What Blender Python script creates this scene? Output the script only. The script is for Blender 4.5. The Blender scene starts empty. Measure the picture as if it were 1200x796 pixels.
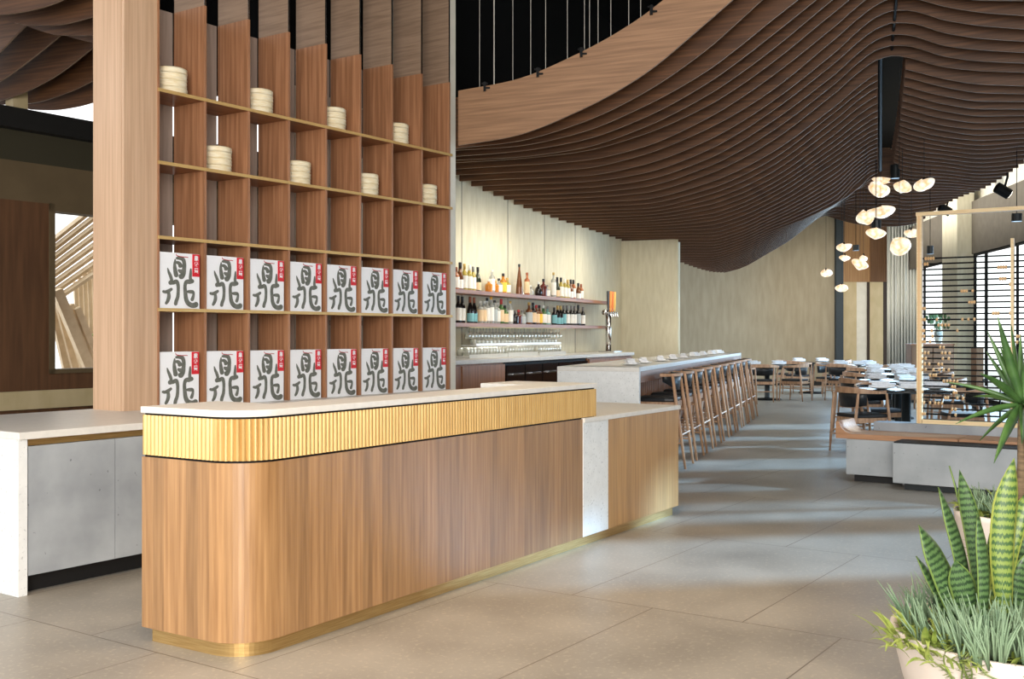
import bpy, math, random
from math import sin, cos, radians as R, pi
random.seed(7)
SC = bpy.context.scene
COL = SC.collection
H, F, HY, CX = 1.42, 1260.0, 392.0, 600.0

# ------------------------------------------------------------------ helpers
class MB:
    def __init__(s): s.v, s.f, s.m, s.uv = [], [], [], []
    def face(s, idx, m=0, uv=None): s.f.append(tuple(idx)); s.m.append(m); s.uv.append(uv)
    def box(s, x0, x1, y0, y1, z0, z1, m=0):
        b = len(s.v)
        s.v += [(x0,y0,z0),(x1,y0,z0),(x1,y1,z0),(x0,y1,z0),(x0,y0,z1),(x1,y0,z1),(x1,y1,z1),(x0,y1,z1)]
        for q in ((0,3,2,1),(4,5,6,7),(0,1,5,4),(1,2,6,5),(2,3,7,6),(3,0,4,7)): s.face([b+i for i in q], m)
        return s
    def tube(s, pts, r, n=8, m=0, cap=True):
        rr = r if isinstance(r, (list, tuple)) else [r]*len(pts)
        b = len(s.v); k = len(pts)
        for i, p in enumerate(pts):
            a = pts[max(i-1,0)]; c = pts[min(i+1,k-1)]
            d = [c[j]-a[j] for j in range(3)]; L = math.sqrt(sum(q*q for q in d)) or 1; d = [q/L for q in d]
            ref = (0,0,1) if abs(d[2]) < .9 else (1,0,0)
            u = (d[1]*ref[2]-d[2]*ref[1], d[2]*ref[0]-d[0]*ref[2], d[0]*ref[1]-d[1]*ref[0])
            L = math.sqrt(sum(q*q for q in u)); u = [q/L for q in u]
            w = (d[1]*u[2]-d[2]*u[1], d[2]*u[0]-d[0]*u[2], d[0]*u[1]-d[1]*u[0])
            for j in range(n):
                t = 2*pi*j/n
                s.v.append(tuple(p[q]+rr[i]*(cos(t)*u[q]+sin(t)*w[q]) for q in range(3)))
        for i in range(k-1):
            for j in range(n):
                j2 = (j+1) % n
                s.face((b+i*n+j, b+i*n+j2, b+(i+1)*n+j2, b+(i+1)*n+j), m)
        if cap:
            s.face([b+j for j in range(n)][::-1], m); s.face([b+(k-1)*n+j for j in range(n)], m)
        return s
    def lathe(s, prof, c=(0,0,0), n=20, m=0, a0=0, a1=2*pi):
        b = len(s.v); full = abs(a1-a0-2*pi) < 1e-6; nn = n if full else n+1
        for (r, z) in prof:
            for j in range(nn):
                t = a0+(a1-a0)*j/n
                s.v.append((c[0]+r*cos(t), c[1]+r*sin(t), c[2]+z))
        for i in range(len(prof)-1):
            for j in range(n):
                j2 = (j+1) % nn
                s.face((b+i*nn+j, b+i*nn+j2, b+(i+1)*nn+j2, b+(i+1)*nn+j), m)
        return s
    def prism(s, poly, z0, z1, m=0, caps=True, closed=True):
        b = len(s.v); n = len(poly); d = 0.0
        for (x, y) in poly: s.v.append((x,y,z0)); s.v.append((x,y,z1))
        for i in range(n if closed else n-1):
            j = (i+1) % n
            L = math.dist(poly[i], poly[j])
            s.face((b+2*i, b+2*j, b+2*j+1, b+2*i+1), m, [(d,z0),(d+L,z0),(d+L,z1),(d,z1)]); d += L
        if caps and closed:
            s.face([b+2*i for i in range(n)][::-1], m, [poly[i] for i in range(n)][::-1])
            s.face([b+2*i+1 for i in range(n)], m, list(poly))
        return s
    def strip(s, pts_a, pts_b, m=0):
        b = len(s.v); n = len(pts_a)
        s.v += list(pts_a)+list(pts_b)
        for i in range(n-1): s.face((b+i, b+i+1, b+n+i+1, b+n+i), m)
        return s
    def ball(s, c, rx, ry=None, rz=None, n=12, k=8, m=0):
        ry = ry or rx; rz = rz or rx
        b = len(s.v)
        for i in range(k+1):
            t = pi*i/k - pi/2
            for j in range(n):
                p = 2*pi*j/n
                s.v.append((c[0]+rx*cos(t)*cos(p), c[1]+ry*cos(t)*sin(p), c[2]+rz*sin(t)))
        for i in range(k):
            for j in range(n):
                j2 = (j+1) % n
                s.face((b+i*n+j, b+i*n+j2, b+(i+1)*n+j2, b+(i+1)*n+j), m)
        return s
    def build(s, name, mats, parent=None, smooth=False, loc=None, rz=0, bevel=0):
        me = bpy.data.meshes.new(name)
        me.from_pydata(s.v, [], s.f)
        mats = mats if isinstance(mats, (list, tuple)) else [mats]
        for q in mats: me.materials.append(q)
        for p, mi in zip(me.polygons, s.m): p.material_index = mi; p.use_smooth = smooth
        if any(u for u in s.uv):
            l = me.uv_layers.new(name='UVMap')
            for p, u in zip(me.polygons, s.uv):
                if u:
                    for li, c in zip(p.loop_indices, u): l.data[li].uv = c
        me.validate(); me.update()
        o = bpy.data.objects.new(name, me); COL.objects.link(o)
        if parent: o.parent = parent
        if loc: o.location = loc
        if rz: o.rotation_euler = (0,0,rz)
        if bevel:
            b = o.modifiers.new('bevel', 'BEVEL'); b.width = bevel; b.segments = 2; b.limit_method = 'ANGLE'
        return o

def tag(o, label=None, cat=None, group=None, kind=None):
    if label: o['label'] = label
    if cat: o['category'] = cat
    if group: o['group'] = group
    if kind: o['kind'] = kind
    return o
def thing(name, label, cat, loc=(0,0,0), rz=0, group=None):
    o = bpy.data.objects.new(name, None); COL.objects.link(o)
    o.empty_display_size = .1
    o.location = loc; o.rotation_euler = (0,0,rz)
    return tag(o, label, cat, group)
def struct(o): o['kind'] = 'structure'; return o
def dup(root, loc, rz=0, label=None, group=None, scale=None):
    def cp(o, par):
        c = o.copy(); COL.objects.link(c)
        if par: c.parent = par
        for ch in kids.get(o.name, []): cp(ch, c)
        return c
    kids = {}
    st = [root]
    while st:
        q = st.pop()
        kids[q.name] = list(q.children); st += kids[q.name]
    r = cp(root, None)
    r.location = loc; r.rotation_euler = (0,0,rz)
    if label: r['label'] = label
    if group: r['group'] = group
    if scale: r.scale = scale
    return r

class Frame:
    """local x runs away from the camera at angle th right of forward, local y to its left"""
    def __init__(s, th, ox=0, oy=0): s.t = R(th); s.ox, s.oy = ox, oy; s.rz = pi/2 - s.t
    def w(s, x, y, z=0): return (s.ox+x*sin(s.t)-y*cos(s.t), s.oy+x*cos(s.t)+y*sin(s.t), z)
    def x_at(s, px, y):            # local x where the vertical line at image column px crosses local y
        k = (px-CX)/F
        # (ox + x sin - y cos) = k (oy + x cos + y sin)
        return (k*(s.oy+y*sin(s.t)) - s.ox + y*cos(s.t)) / (sin(s.t)-k*cos(s.t))
    def loc(s, x=0, y=0, z=0): return s.w(x, y, z)
def P(px, Y, z=0): return ((px-CX)/F*Y, Y, z)
def Z(py, Y): return H+(HY-py)*Y/F
ONES = 'zeroth first second third fourth fifth sixth seventh eighth ninth tenth eleventh twelfth thirteenth fourteenth fifteenth sixteenth seventeenth eighteenth nineteenth'.split()
TENS = {2:'twenty',3:'thirty',4:'forty',5:'fifty'}
def nth(n):
    if n < 20: return ONES[n]
    t, u = divmod(n, 10)
    return TENS[t][:-1]+'ieth' if u == 0 else TENS[t]+'-'+ONES[u]

# ------------------------------------------------------------------ materials
def lin(c):
    f = lambda v: (v/12.92 if v <= .04045 else ((v+.055)/1.055)**2.4)
    return tuple(f(x/255) for x in c)+(1,)
def mat(name, rgb, rough=.5, metal=0, spec=.5, **kw):
    m = bpy.data.materials.new(name); m.use_nodes = True
    b = m.node_tree.nodes['Principled BSDF']
    b.inputs['Base Color'].default_value = lin(rgb)
    b.inputs['Roughness'].default_value = rough
    b.inputs['Metallic'].default_value = metal
    b.inputs['Specular IOR Level'].default_value = spec
    for k, v in kw.items(): b.inputs[k.replace('_', ' ')].default_value = v
    return m
def nodes(m):
    nt = m.node_tree; return nt, nt.nodes, nt.links, nt.nodes['Principled BSDF']
def noise_mat(name, c1, c2, scale=(1,1,1), nscale=8, rough=.5, detail=4, bump=0, metal=0, spec=.5, c3=None, pos=(.35,.65), coord='Object', obj_random=0.0, planks=None, **kw):
    m = mat(name, c1, rough, metal, spec, **kw); nt, N, L, B = nodes(m)
    tc = N.new('ShaderNodeTexCoord'); mp = N.new('ShaderNodeMapping'); mp.inputs['Scale'].default_value = scale
    L.new(tc.outputs[coord], mp.inputs['Vector'])
    no = N.new('ShaderNodeTexNoise'); no.inputs['Scale'].default_value = nscale; no.inputs['Detail'].default_value = detail
    L.new(mp.outputs[0], no.inputs['Vector'])
    cr = N.new('ShaderNodeValToRGB'); e = cr.color_ramp.elements
    e[0].position, e[1].position = pos; e[0].color = lin(c1); e[1].color = lin(c2)
    if c3: q = e.new((pos[0]+pos[1])/2); q.color = lin(c3)
    L.new(no.outputs['Fac'], cr.inputs['Fac']); out = cr.outputs['Color']
    if planks:      # tone changes from board to board: (axis, board width, amount)
        ax, wd, am = planks
        sp = N.new('ShaderNodeSeparateXYZ'); L.new(tc.outputs[coord], sp.inputs[0])
        d = N.new('ShaderNodeMath'); d.operation = 'DIVIDE'; d.inputs[1].default_value = wd; L.new(sp.outputs[ax], d.inputs[0])
        fl = N.new('ShaderNodeMath'); fl.operation = 'FLOOR'; L.new(d.outputs[0], fl.inputs[0])
        wn = N.new('ShaderNodeTexWhiteNoise'); wn.noise_dimensions = '1D'; L.new(fl.outputs[0], wn.inputs['W'])
        mr = N.new('ShaderNodeMapRange'); mr.inputs['To Min'].default_value = 1-am; mr.inputs['To Max'].default_value = 1+am
        L.new(wn.outputs['Value'], mr.inputs['Value'])
        hs = N.new('ShaderNodeHueSaturation'); L.new(mr.outputs[0], hs.inputs['Value']); L.new(out, hs.inputs['Color']); out = hs.outputs[0]
    if obj_random:
        oi = N.new('ShaderNodeObjectInfo')
        mr = N.new('ShaderNodeMapRange'); mr.inputs['To Min'].default_value = 1-obj_random; mr.inputs['To Max'].default_value = 1+obj_random
        L.new(oi.outputs['Random'], mr.inputs['Value'])
        hs = N.new('ShaderNodeHueSaturation'); L.new(mr.outputs[0], hs.inputs['Value']); L.new(out, hs.inputs['Color']); out = hs.outputs[0]
    L.new(out, B.inputs['Base Color'])
    if bump:
        bp = N.new('ShaderNodeBump'); bp.inputs['Strength'].default_value = bump; bp.inputs['Distance'].default_value = .01
        L.new(no.outputs['Fac'], bp.inputs['Height']); L.new(bp.outputs[0], B.inputs['Normal'])
    return m

M = {}
M['oak_front'] = noise_mat('striped_veneer', (134,97,60), (170,130,87), (14,.5,1), 3.2, .30, 5, coord='UV', planks=(0,.075,.16), Coat_Weight=.25, Coat_Roughness=.25, pos=(.3,.7))
M['flute'] = noise_mat('pale_gold_reeded_wood', (188,150,90), (206,170,108), (10,10,.6), 4, .30, 3, coord='Object', metal=.3)
M['quartz'] = noise_mat('white_quartz', (216,212,204), (224,220,212), (1,1,1), 22, .3, 6)
M['quartz_pale'] = noise_mat('white_pitted_stone', (222,223,221), (230,231,229), (1,1,1), 14, .45, 8)
M['brass'] = noise_mat('brushed_brass', (176,142,88), (196,164,108), (2,2,60), 3, .38, 3, metal=.75)
M['brass_edge'] = mat('brass_edging', (206,168,104), .35, .3)
M['black'] = mat('black_metal', (12,12,13), .6, 0, .2)
M['void'] = mat('matt_black_lining', (5,5,6), 1, 0, 0)
M['kick'] = mat('black_toe_kick', (16,15,15), .6)
M['dark'] = mat('dark_void_paint', (17,18,19), .95, 0, .1)
M['walnut'] = noise_mat('walnut_veneer_upright', (148,102,70), (182,131,95), (9,9,.35), 4, .42, 5, c3=(166,116,82), obj_random=.06)
M['walnut_board'] = noise_mat('walnut_veneer_shelf', (128,80,48), (158,104,66), (.4,9,9), 4, .4, 5)
M['pilaster'] = noise_mat('warm_veneer_pilaster', (190,154,122), (208,172,140), (12,12,.3), 4, .4, 4)
M['pale_fin'] = noise_mat('grey_brown_veneer', (136,112,92), (158,132,110), (9,.5,9), 5, .5, 4)
M['back_panel'] = noise_mat('grey_walnut_panel', (160,146,136), (178,162,150), (9,9,.4), 4, .45, 4)
M['fin'] = noise_mat('shade_darkened_fin_veneer', (76,48,29), (108,72,45), (14,.5,14), 3, .5, 5, c3=(90,59,36), obj_random=.07)  # same wood as the fascia; shade between the fins is put into this darker colour
M['fascia'] = noise_mat('ceiling_fascia_veneer', (134,100,72), (162,124,92), (14,.45,14), 3, .5, 5, c3=(148,112,82))
M['fin_edge'] = mat('fin_edge_band', (158,134,114), .6)
M['cream'] = noise_mat('cream_fabric_wall', (206,198,172), (216,209,185), (3,3,.6), 6, .85, 5)
M['cream_far'] = noise_mat('ochre_plaster_wall', (160,149,126), (172,161,138), (3,3,.5), 3, .85, 5)
M['white_wall'] = noise_mat('white_paint', (222,218,204), (230,226,212), (2,2,2), 3, .7, 3)
M['header'] = noise_mat('taupe_paint', (96,89,79), (104,97,86), (2,2,2), 3, .8, 3)
M['concrete'] = noise_mat('concrete_panel', (138,142,146), (168,172,175), (1,1,1), 3, .6, 12, bump=.08, pos=(.3,.7))
M['concrete_light'] = noise_mat('light_concrete', (156,160,162), (184,187,188), (1,1,1), 3, .6, 12, bump=.08, pos=(.3,.7))
M['oak_bench'] = noise_mat('oak_bench', (164,118,84), (190,142,104), (1,16,16), 2, .45, 4)
M['ash'] = noise_mat('walnut_chair_frame', (168,128,98), (200,160,126), (3,3,.7), 8, .42, 3, obj_random=.06)
M['leather'] = noise_mat('black_leather', (22,24,26), (34,36,39), (1,1,1), 60, .38, 3)
M['brown_wall'] = noise_mat('dark_wood_wall', (86,56,34), (104,70,44), (4,4,.3), 4, .6, 4)
M['olive'] = mat('olive_glossy_glass', (66,62,50), .15, spec=.7)
M['olive_wall'] = noise_mat('olive_brown_wall', (92,76,52), (102,85,60), (1,1,1), 2, .7, 3)
M['frame_wood'] = noise_mat('blond_wood_frame', (226,196,146), (238,210,164), (1,1,12), 6, .45, 3)
M['bead'] = mat('copper_bead', (228,186,134), .35, .1)
M['tabletop'] = noise_mat('black_stone_top', (36,37,38), (52,53,54), (1,1,1), 40, .14, 4)
M['steel_dark'] = mat('dark_steel', (48,52,54), .35, .6)
M['chrome'] = mat('chrome', (205,205,205), .18, 1)
M['rodgrey'] = mat('rod_grey', (190,186,176), .5)
M['tray'] = mat('grey_tray', (196,194,186), .5)
M['china'] = mat('white_china', (240,240,238), .25)
M['linen'] = noise_mat('white_linen', (232,233,236), (244,245,247), (1,1,1), 30, .8, 3)
M['bamboo'] = noise_mat('pale_bamboo', (244,224,180), (254,243,214), (1,1,7), 16, .55, 4)
M['bag'] = mat('white_paper_bag', (250,250,252), .5)
M['ink'] = noise_mat('grey_brush_ink', (98,100,90), (118,119,110), (1,1,1), 30, .6, 3)
M['red'] = mat('red_print', (218,28,44), .5)
M['handle_red'] = mat('red_ribbon', (190,20,40), .5)
M['blue_strip'] = mat('slate_blue_panel', (48,60,68), .6)
M['wood_panel'] = noise_mat('amber_wood_panel', (150,112,70), (172,132,88), (8,8,.3), 4, .5, 4)
M['wood_ribbed'] = noise_mat('ribbed_brown_panel', (112,80,54), (128,94,64), (8,8,.3), 4, .5, 4)
M['beige_panel'] = noise_mat('beige_panel', (190,172,132), (200,182,144), (2,2,1), 3, .6, 3)
M['curtain'] = mat('sheer_curtain', (232,234,228), .9)
M['gate'] = noise_mat('sunlit_timber', (228,206,170), (240,220,188), (3,3,3), 3, .6, 3)
M['pot'] = noise_mat('cream_ceramic_pot', (206,193,181), (216,204,192), (1,1,1), 4, .55, 4)
M['soil'] = noise_mat('potting_soil', (52,40,30), (88,70,52), (1,1,1), 60, .95, 5, bump=.5)
M['chalk'] = noise_mat('blue_green_succulent', (88,112,84), (128,150,118), (1,1,2), 6, .5, 2)
M['lime'] = noise_mat('lime_leaf', (104,126,50), (156,166,84), (1,1,1), 20, .5, 3)
M['vine'] = noise_mat('trailing_leaf', (92,108,52), (136,146,84), (1,1,1), 20, .5, 3)
M['yucca'] = noise_mat('yucca_leaf', (44,76,36), (78,112,56), (1,1,1), 10, .38, 3)
M['bark'] = noise_mat('yucca_bark', (96,78,58), (128,106,80), (1,1,4), 20, .9, 4)

def pitted(m, dark, scale=26, lo=.70, hi=.74):
    nt, N, L, B = nodes(m); src = B.inputs['Base Color'].links[0].from_socket
    tc = N.new('ShaderNodeTexCoord'); n = N.new('ShaderNodeTexNoise'); n.inputs['Scale'].default_value = scale; n.inputs['Detail'].default_value = 2
    L.new(tc.outputs['Object'], n.inputs['Vector']); mr = N.new('ShaderNodeMapRange'); mr.inputs['From Min'].default_value = lo; mr.inputs['From Max'].default_value = hi; mr.inputs['To Max'].default_value = .6
    L.new(n.outputs['Fac'], mr.inputs['Value']); mx = N.new('ShaderNodeMix'); mx.data_type = 'RGBA'; mx.inputs['B'].default_value = lin(dark)
    L.new(mr.outputs[0], mx.inputs['Factor']); L.new(src, mx.inputs['A']); L.new(mx.outputs['Result'], B.inputs['Base Color'])
pitted(M['concrete'], (70,72,74)); pitted(M['concrete_light'], (100,102,104)); pitted(M['quartz_pale'], (170,172,170), 60, .62, .7)
def banded(name, dark, light, edge, sc=34):
    m = mat(name, light, .4); nt, N, L, B = nodes(m)
    tc = N.new('ShaderNodeTexCoord')
    w = N.new('ShaderNodeTexWave'); w.bands_direction = 'Y'; w.inputs['Scale'].default_value = sc
    w.inputs['Distortion'].default_value = 4; w.inputs['Detail'].default_value = 3; w.inputs['Detail Scale'].default_value = 1.6
    L.new(tc.outputs['UV'], w.inputs['Vector'])
    cr = N.new('ShaderNodeValToRGB'); e = cr.color_ramp.elements
    e[0].position = .3; e[1].position = .62; e[0].color = lin(dark); e[1].color = lin(light)
    L.new(w.outputs['Fac'], cr.inputs['Fac'])
    sp = N.new('ShaderNodeSeparateXYZ'); L.new(tc.outputs['UV'], sp.inputs[0])
    a = N.new('ShaderNodeMath'); a.operation = 'SUBTRACT'; a.inputs[1].default_value = .5; L.new(sp.outputs[0], a.inputs[0])
    b2 = N.new('ShaderNodeMath'); b2.operation = 'ABSOLUTE'; L.new(a.outputs[0], b2.inputs[0])
    g = N.new('ShaderNodeMath'); g.operation = 'GREATER_THAN'; g.inputs[1].default_value = .43; L.new(b2.outputs[0], g.inputs[0])
    mx = N.new('ShaderNodeMix'); mx.data_type = 'RGBA'
    L.new(g.outputs[0], mx.inputs['Factor']); L.new(cr.outputs[0], mx.inputs['A']); mx.inputs['B'].default_value = lin(edge)
    L.new(mx.outputs['Result'], B.inputs['Base Color'])
    return m
M['snake'] = banded('snake_plant_leaf', (38,60,34), (80,108,62), (110,132,66), 17)
M['snake_y'] = banded('snake_plant_leaf_yellow', (56,84,42), (116,134,60), (150,158,72), 14)

def glassy(name, rgb, rough=.05, trans=.85):
    return mat(name, rgb, rough, 0, .5, Transmission_Weight=trans, IOR=1.45)
M['glass_clear'] = glassy('clear_glass', (236,238,232), .04, .8)
M['tumbler'] = glassy('tumbler_glass', (226,228,216), .1, .6)
M['lamp'] = mat('glowing_blown_glass', (250,222,180), .3)
def lampmat():
    m = M['lamp']; nt, N, L, B = nodes(m)
    no = N.new('ShaderNodeTexNoise'); no.inputs['Scale'].default_value = 9; no.inputs['Detail'].default_value = 4
    tc = N.new('ShaderNodeTexCoord'); L.new(tc.outputs['Object'], no.inputs['Vector'])
    cr = N.new('ShaderNodeValToRGB'); e = cr.color_ramp.elements
    e[0].position = .34; e[1].position = .66; e[0].color = lin((222,182,130)); e[1].color = lin((255,248,232))
    L.new(no.outputs['Fac'], cr.inputs['Fac']); L.new(cr.outputs[0], B.inputs['Emission Color']); B.inputs['Emission Strength'].default_value = .7
    L.new(cr.outputs[0], B.inputs['Base Color'])
lampmat()
M['spot_glow'] = mat('lit_lens', (255,250,235), .3); M['spot_glow'].node_tree.nodes['Principled BSDF'].inputs['Emission Color'].default_value = (1,.95,.85,1); M['spot_glow'].node_tree.nodes['Principled BSDF'].inputs['Emission Strength'].default_value = 3

def floor_mat():
    m = mat('stone_floor_tiles', (150,138,122), .36); nt, N, L, B = nodes(m)
    tc = N.new('ShaderNodeTexCoord')
    def noise(sc, det, e0, e1, c0, c1):
        n = N.new('ShaderNodeTexNoise'); n.inputs['Scale'].default_value = sc; n.inputs['Detail'].default_value = det
        L.new(tc.outputs['Object'], n.inputs['Vector'])
        cr = N.new('ShaderNodeValToRGB'); e = cr.color_ramp.elements; e[0].position, e[1].position = e0, e1; e[0].color = lin(c0); e[1].color = lin(c1)
        L.new(n.outputs['Fac'], cr.inputs['Fac']); return n, cr
    n1, c1 = noise(1.6, 8, .3, .7, (132,126,117), (160,153,142))
    n2, c2 = noise(42, 5, .56, .66, (0,0,0), (230,230,230))
    mx = N.new('ShaderNodeMix'); mx.data_type = 'RGBA'; mx.blend_type = 'MIX'; mx.inputs['B'].default_value = lin((196,184,164))
    sc = N.new('ShaderNodeMath'); sc.operation = 'MULTIPLY'; sc.inputs[1].default_value = .4
    L.new(c2.outputs[0], sc.inputs[0]); L.new(sc.outputs[0], mx.inputs['Factor']); L.new(c1.outputs[0], mx.inputs['A'])
    # joints: local x runs along the room, local y across
    sp = N.new('ShaderNodeSeparateXYZ'); L.new(tc.outputs['Object'], sp.inputs[0])
    def mth(op, a, b=None, c=None):
        n = N.new('ShaderNodeMath'); n.operation = op
        for i, q in enumerate((a, b, c)):
            if q is None: continue
            if isinstance(q, (int, float)): n.inputs[i].default_value = q
            else: L.new(q, n.inputs[i])
        return n.outputs[0]
    def joint(co, period, off, w):
        t = mth('ADD', co, off); t = mth('DIVIDE', t, period); t = mth('FRACT', t); t = mth('SUBTRACT', t, .5); t = mth('ABSOLUTE', t)
        return mth('GREATER_THAN', t, .5-w/period/2)
    cross = joint(sp.outputs[0], 1.95, -5.02+1.95*5, .007)
    rowi = mth('FLOOR', mth('DIVIDE', mth('ADD', sp.outputs[0], -5.02+1.95*5), 1.95))
    shift = mth('MULTIPLY', mth('MODULO', rowi, 2.0), .49)
    near = joint(mth('ADD', sp.outputs[1], shift), .98, 20.0, .006)
    far = joint(mth('ADD', sp.outputs[1], shift), .98, 20.0, .008)
    isfar = mth('GREATER_THAN', sp.outputs[0], 6.97)
    lines = mth('ADD', mth('MULTIPLY', far, isfar), mth('MULTIPLY', near, mth('SUBTRACT', 1.0, isfar)))
    allj = mth('MAXIMUM', cross, lines)
    mj = N.new('ShaderNodeMix'); mj.data_type = 'RGBA'; mj.inputs['B'].default_value = lin((96,86,74))
    L.new(mth('MULTIPLY', allj, .95), mj.inputs['Factor']); L.new(mx.outputs['Result'], mj.inputs['A'])
    L.new(mj.outputs['Result'], B.inputs['Base Color'])
    mr = N.new('ShaderNodeMapRange'); mr.inputs['To Min'].default_value = .3; mr.inputs['To Max'].default_value = .46
    L.new(n1.outputs['Fac'], mr.inputs['Value']); L.new(mr.outputs[0], B.inputs['Roughness'])
    return m
M['floor'] = floor_mat()

# ------------------------------------------------------------------ shell
TF = Frame(34.3)
o = MB().box(-8, 45, -28, 22, -.1, 0).build('floor', M['floor'], rz=TF.rz); struct(o)
o = MB().prism([(-12,1),(16,1),(16,34),(-2.4,34),(-2.4,16.2),(-8.7,7.2)], 6.6, 6.7).build('ceiling', M['dark']); struct(o)

BW = Frame(25)          # the bar wall and the ceiling fins
WY = 6.09
o = MB().box(8.0, 17.5, WY, WY+.2, 0, 3.75).build('wall_bar', M['cream'], rz=BW.rz); struct(o)
o = MB().box(8.0, 30, WY, WY+.2, 3.75, 6.6).build('wall_bar_upper', M['dark'], rz=BW.rz); struct(o)
sm = MB()
for px in (541, 595, 638, 674):
    x = BW.x_at(px, WY); sm.box(x-.006, x+.006, WY-.003, WY+.002, 1.0, 3.7)
struct(sm.build('trim_wall_seams', M['header'], rz=BW.rz))
o = MB().box(17.5, 17.62, 5.09, WY+.2, 0, 3.02).build('wall_partition', M['cream'], rz=BW.rz); struct(o)
# dark wall above the back room, behind the display shelf
a = BW.w(8.0, WY); b = (-4.15, 11.2)
dx, dy = b[0]-a[0], b[1]-a[1]; L_ = math.hypot(dx, dy)
o = MB().box(0, L_, 0, .15, 3.7, 6.6).build('wall_back_upper', M['dark'], loc=(a[0], a[1], 0), rz=math.atan2(dy, dx)); struct(o)
# far wall
FY = 30.0
X_ = lambda px, Y=FY: (px-CX)/F*Y
o = MB().box(X_(600), X_(979), FY, FY+.2, 0, 6.6).build('wall_far', M['cream_far']); struct(o)
o = MB().box(X_(978), X_(986.5), FY-.15, FY, 0, 6.6).build('trim_slate_strip', M['blue_strip']); struct(o)
bk = MB()
bk.box(X_(986.5), X_(1018), FY-.1, FY+.1, 2.88, 6.6).box(X_(1018), X_(1041), FY-.14, FY+.1, 2.88, 6.6, 1)
for i in range(12):
    x = X_(1018)+i*(X_(1041)-X_(1018))/12
    bk.box(x, x+.02, FY-.17, FY-.14, 2.88, 6.6, 1)
bk.box(X_(986.5), X_(1003), FY-.06, FY+.1, 0, 2.88, 2).box(X_(1003), X_(1015.5), FY-.02, FY+.1, 0, 2.88, 3)
bk.box(X_(1015.5), X_(1018.5), FY-.05, FY+.1, 0, 2.88, 4).box(X_(1018.5), X_(1034), FY-.06, FY+.1, 0, 2.88, 2).box(X_(1034), X_(1041), FY-.05, FY+.1, 0, 2.88, 4)
struct(bk.build('wall_far_panelling', [M['wood_panel'], M['wood_ribbed'], M['beige_panel'], M['white_wall'], mat('dark_brown_gap', (50,34,22), .6)]))
o = MB().box(X_(1041), 10.9, FY, FY+.2, 0, 6.6).build('wall_far_corner', M['white_wall']); struct(o)
struct(MB().box(X_(800), X_(978), FY-.03, FY, 0, .12).build('baseboard_far', M['kick']))
# window wall on the garden side
WW = Frame(7.5, 6.9, 0)
struct(MB().box(7.2, 31, -.15, .05, 3.15, 4.28).build('wall_window_header', M['header'], loc=WW.loc(), rz=WW.rz))
up = MB()
s0 = 15.5
while s0 < 30.5:
    up.box(s0, s0+1.75, -.35, -.15, 4.28, 5.9); s0 += 2.3
struct(up.build('wall_clerestory', M['white_wall'], loc=WW.loc(), rz=WW.rz))
struct(MB().box(7.2, 31, -.35, .05, 5.9, 6.6).build('wall_window_top', M['header'], loc=WW.loc(), rz=WW.rz))
def wx(px): return WW.x_at(px, 0)
for i, (p0, p1) in enumerate(((1083, 1107), (1107, 1124), (1142, 1155), (1155, 1192), (1192, 1250))):
    w = thing('window_%d' % (i+1), None, None, WW.loc(), WW.rz); w['kind'] = 'structure'
    a, b = wx(p1), wx(p0); th = .1 if i in (0, 2, 3) else .05
    f = MB().box(a, a+.03, -.012, .012, 0, 3.15).box(b-th, b, -.02, .02, 0, 3.15).box(a, b, -.02, .02, 0, .08).box(a, b, -.02, .02, 3.10, 3.15)
    f.build('window_frame', M['black'], w)
    MB().box(a+.03, b-.03, -.006, .006, .08, 3.08).build('window_pane', mat('window_glass', (240,245,242), .02, 0, .5, Transmission_Weight=1.0, IOR=1.02), w)
struct(MB().box(wx(1141.5), wx(1123), 0, .35, 0, 5.8).build('added_sun_band_pier', M['cream'], loc=WW.loc(), rz=WW.rz))
# curtain in the corner
cm = MB(); pa, pb = [], []
n = 90
for i in range(n+1):
    t = i/n; px = 1040+34*t; Yc = 29.3-.7*t+.09*sin(t*60)+.03*sin(t*143)
    x, y, _ = P(px, Yc); pa.append((x, y, .03)); pb.append((x, y, 4.6))
cm.strip(pa, pb)
cur = cm.build('curtain', M['curtain'], smooth=True); so = cur.modifiers.new('s', 'SOLIDIFY'); so.thickness = .01
tag(cur, 'floor-length sheer white curtain in the corner beside the windows', 'curtain')

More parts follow.
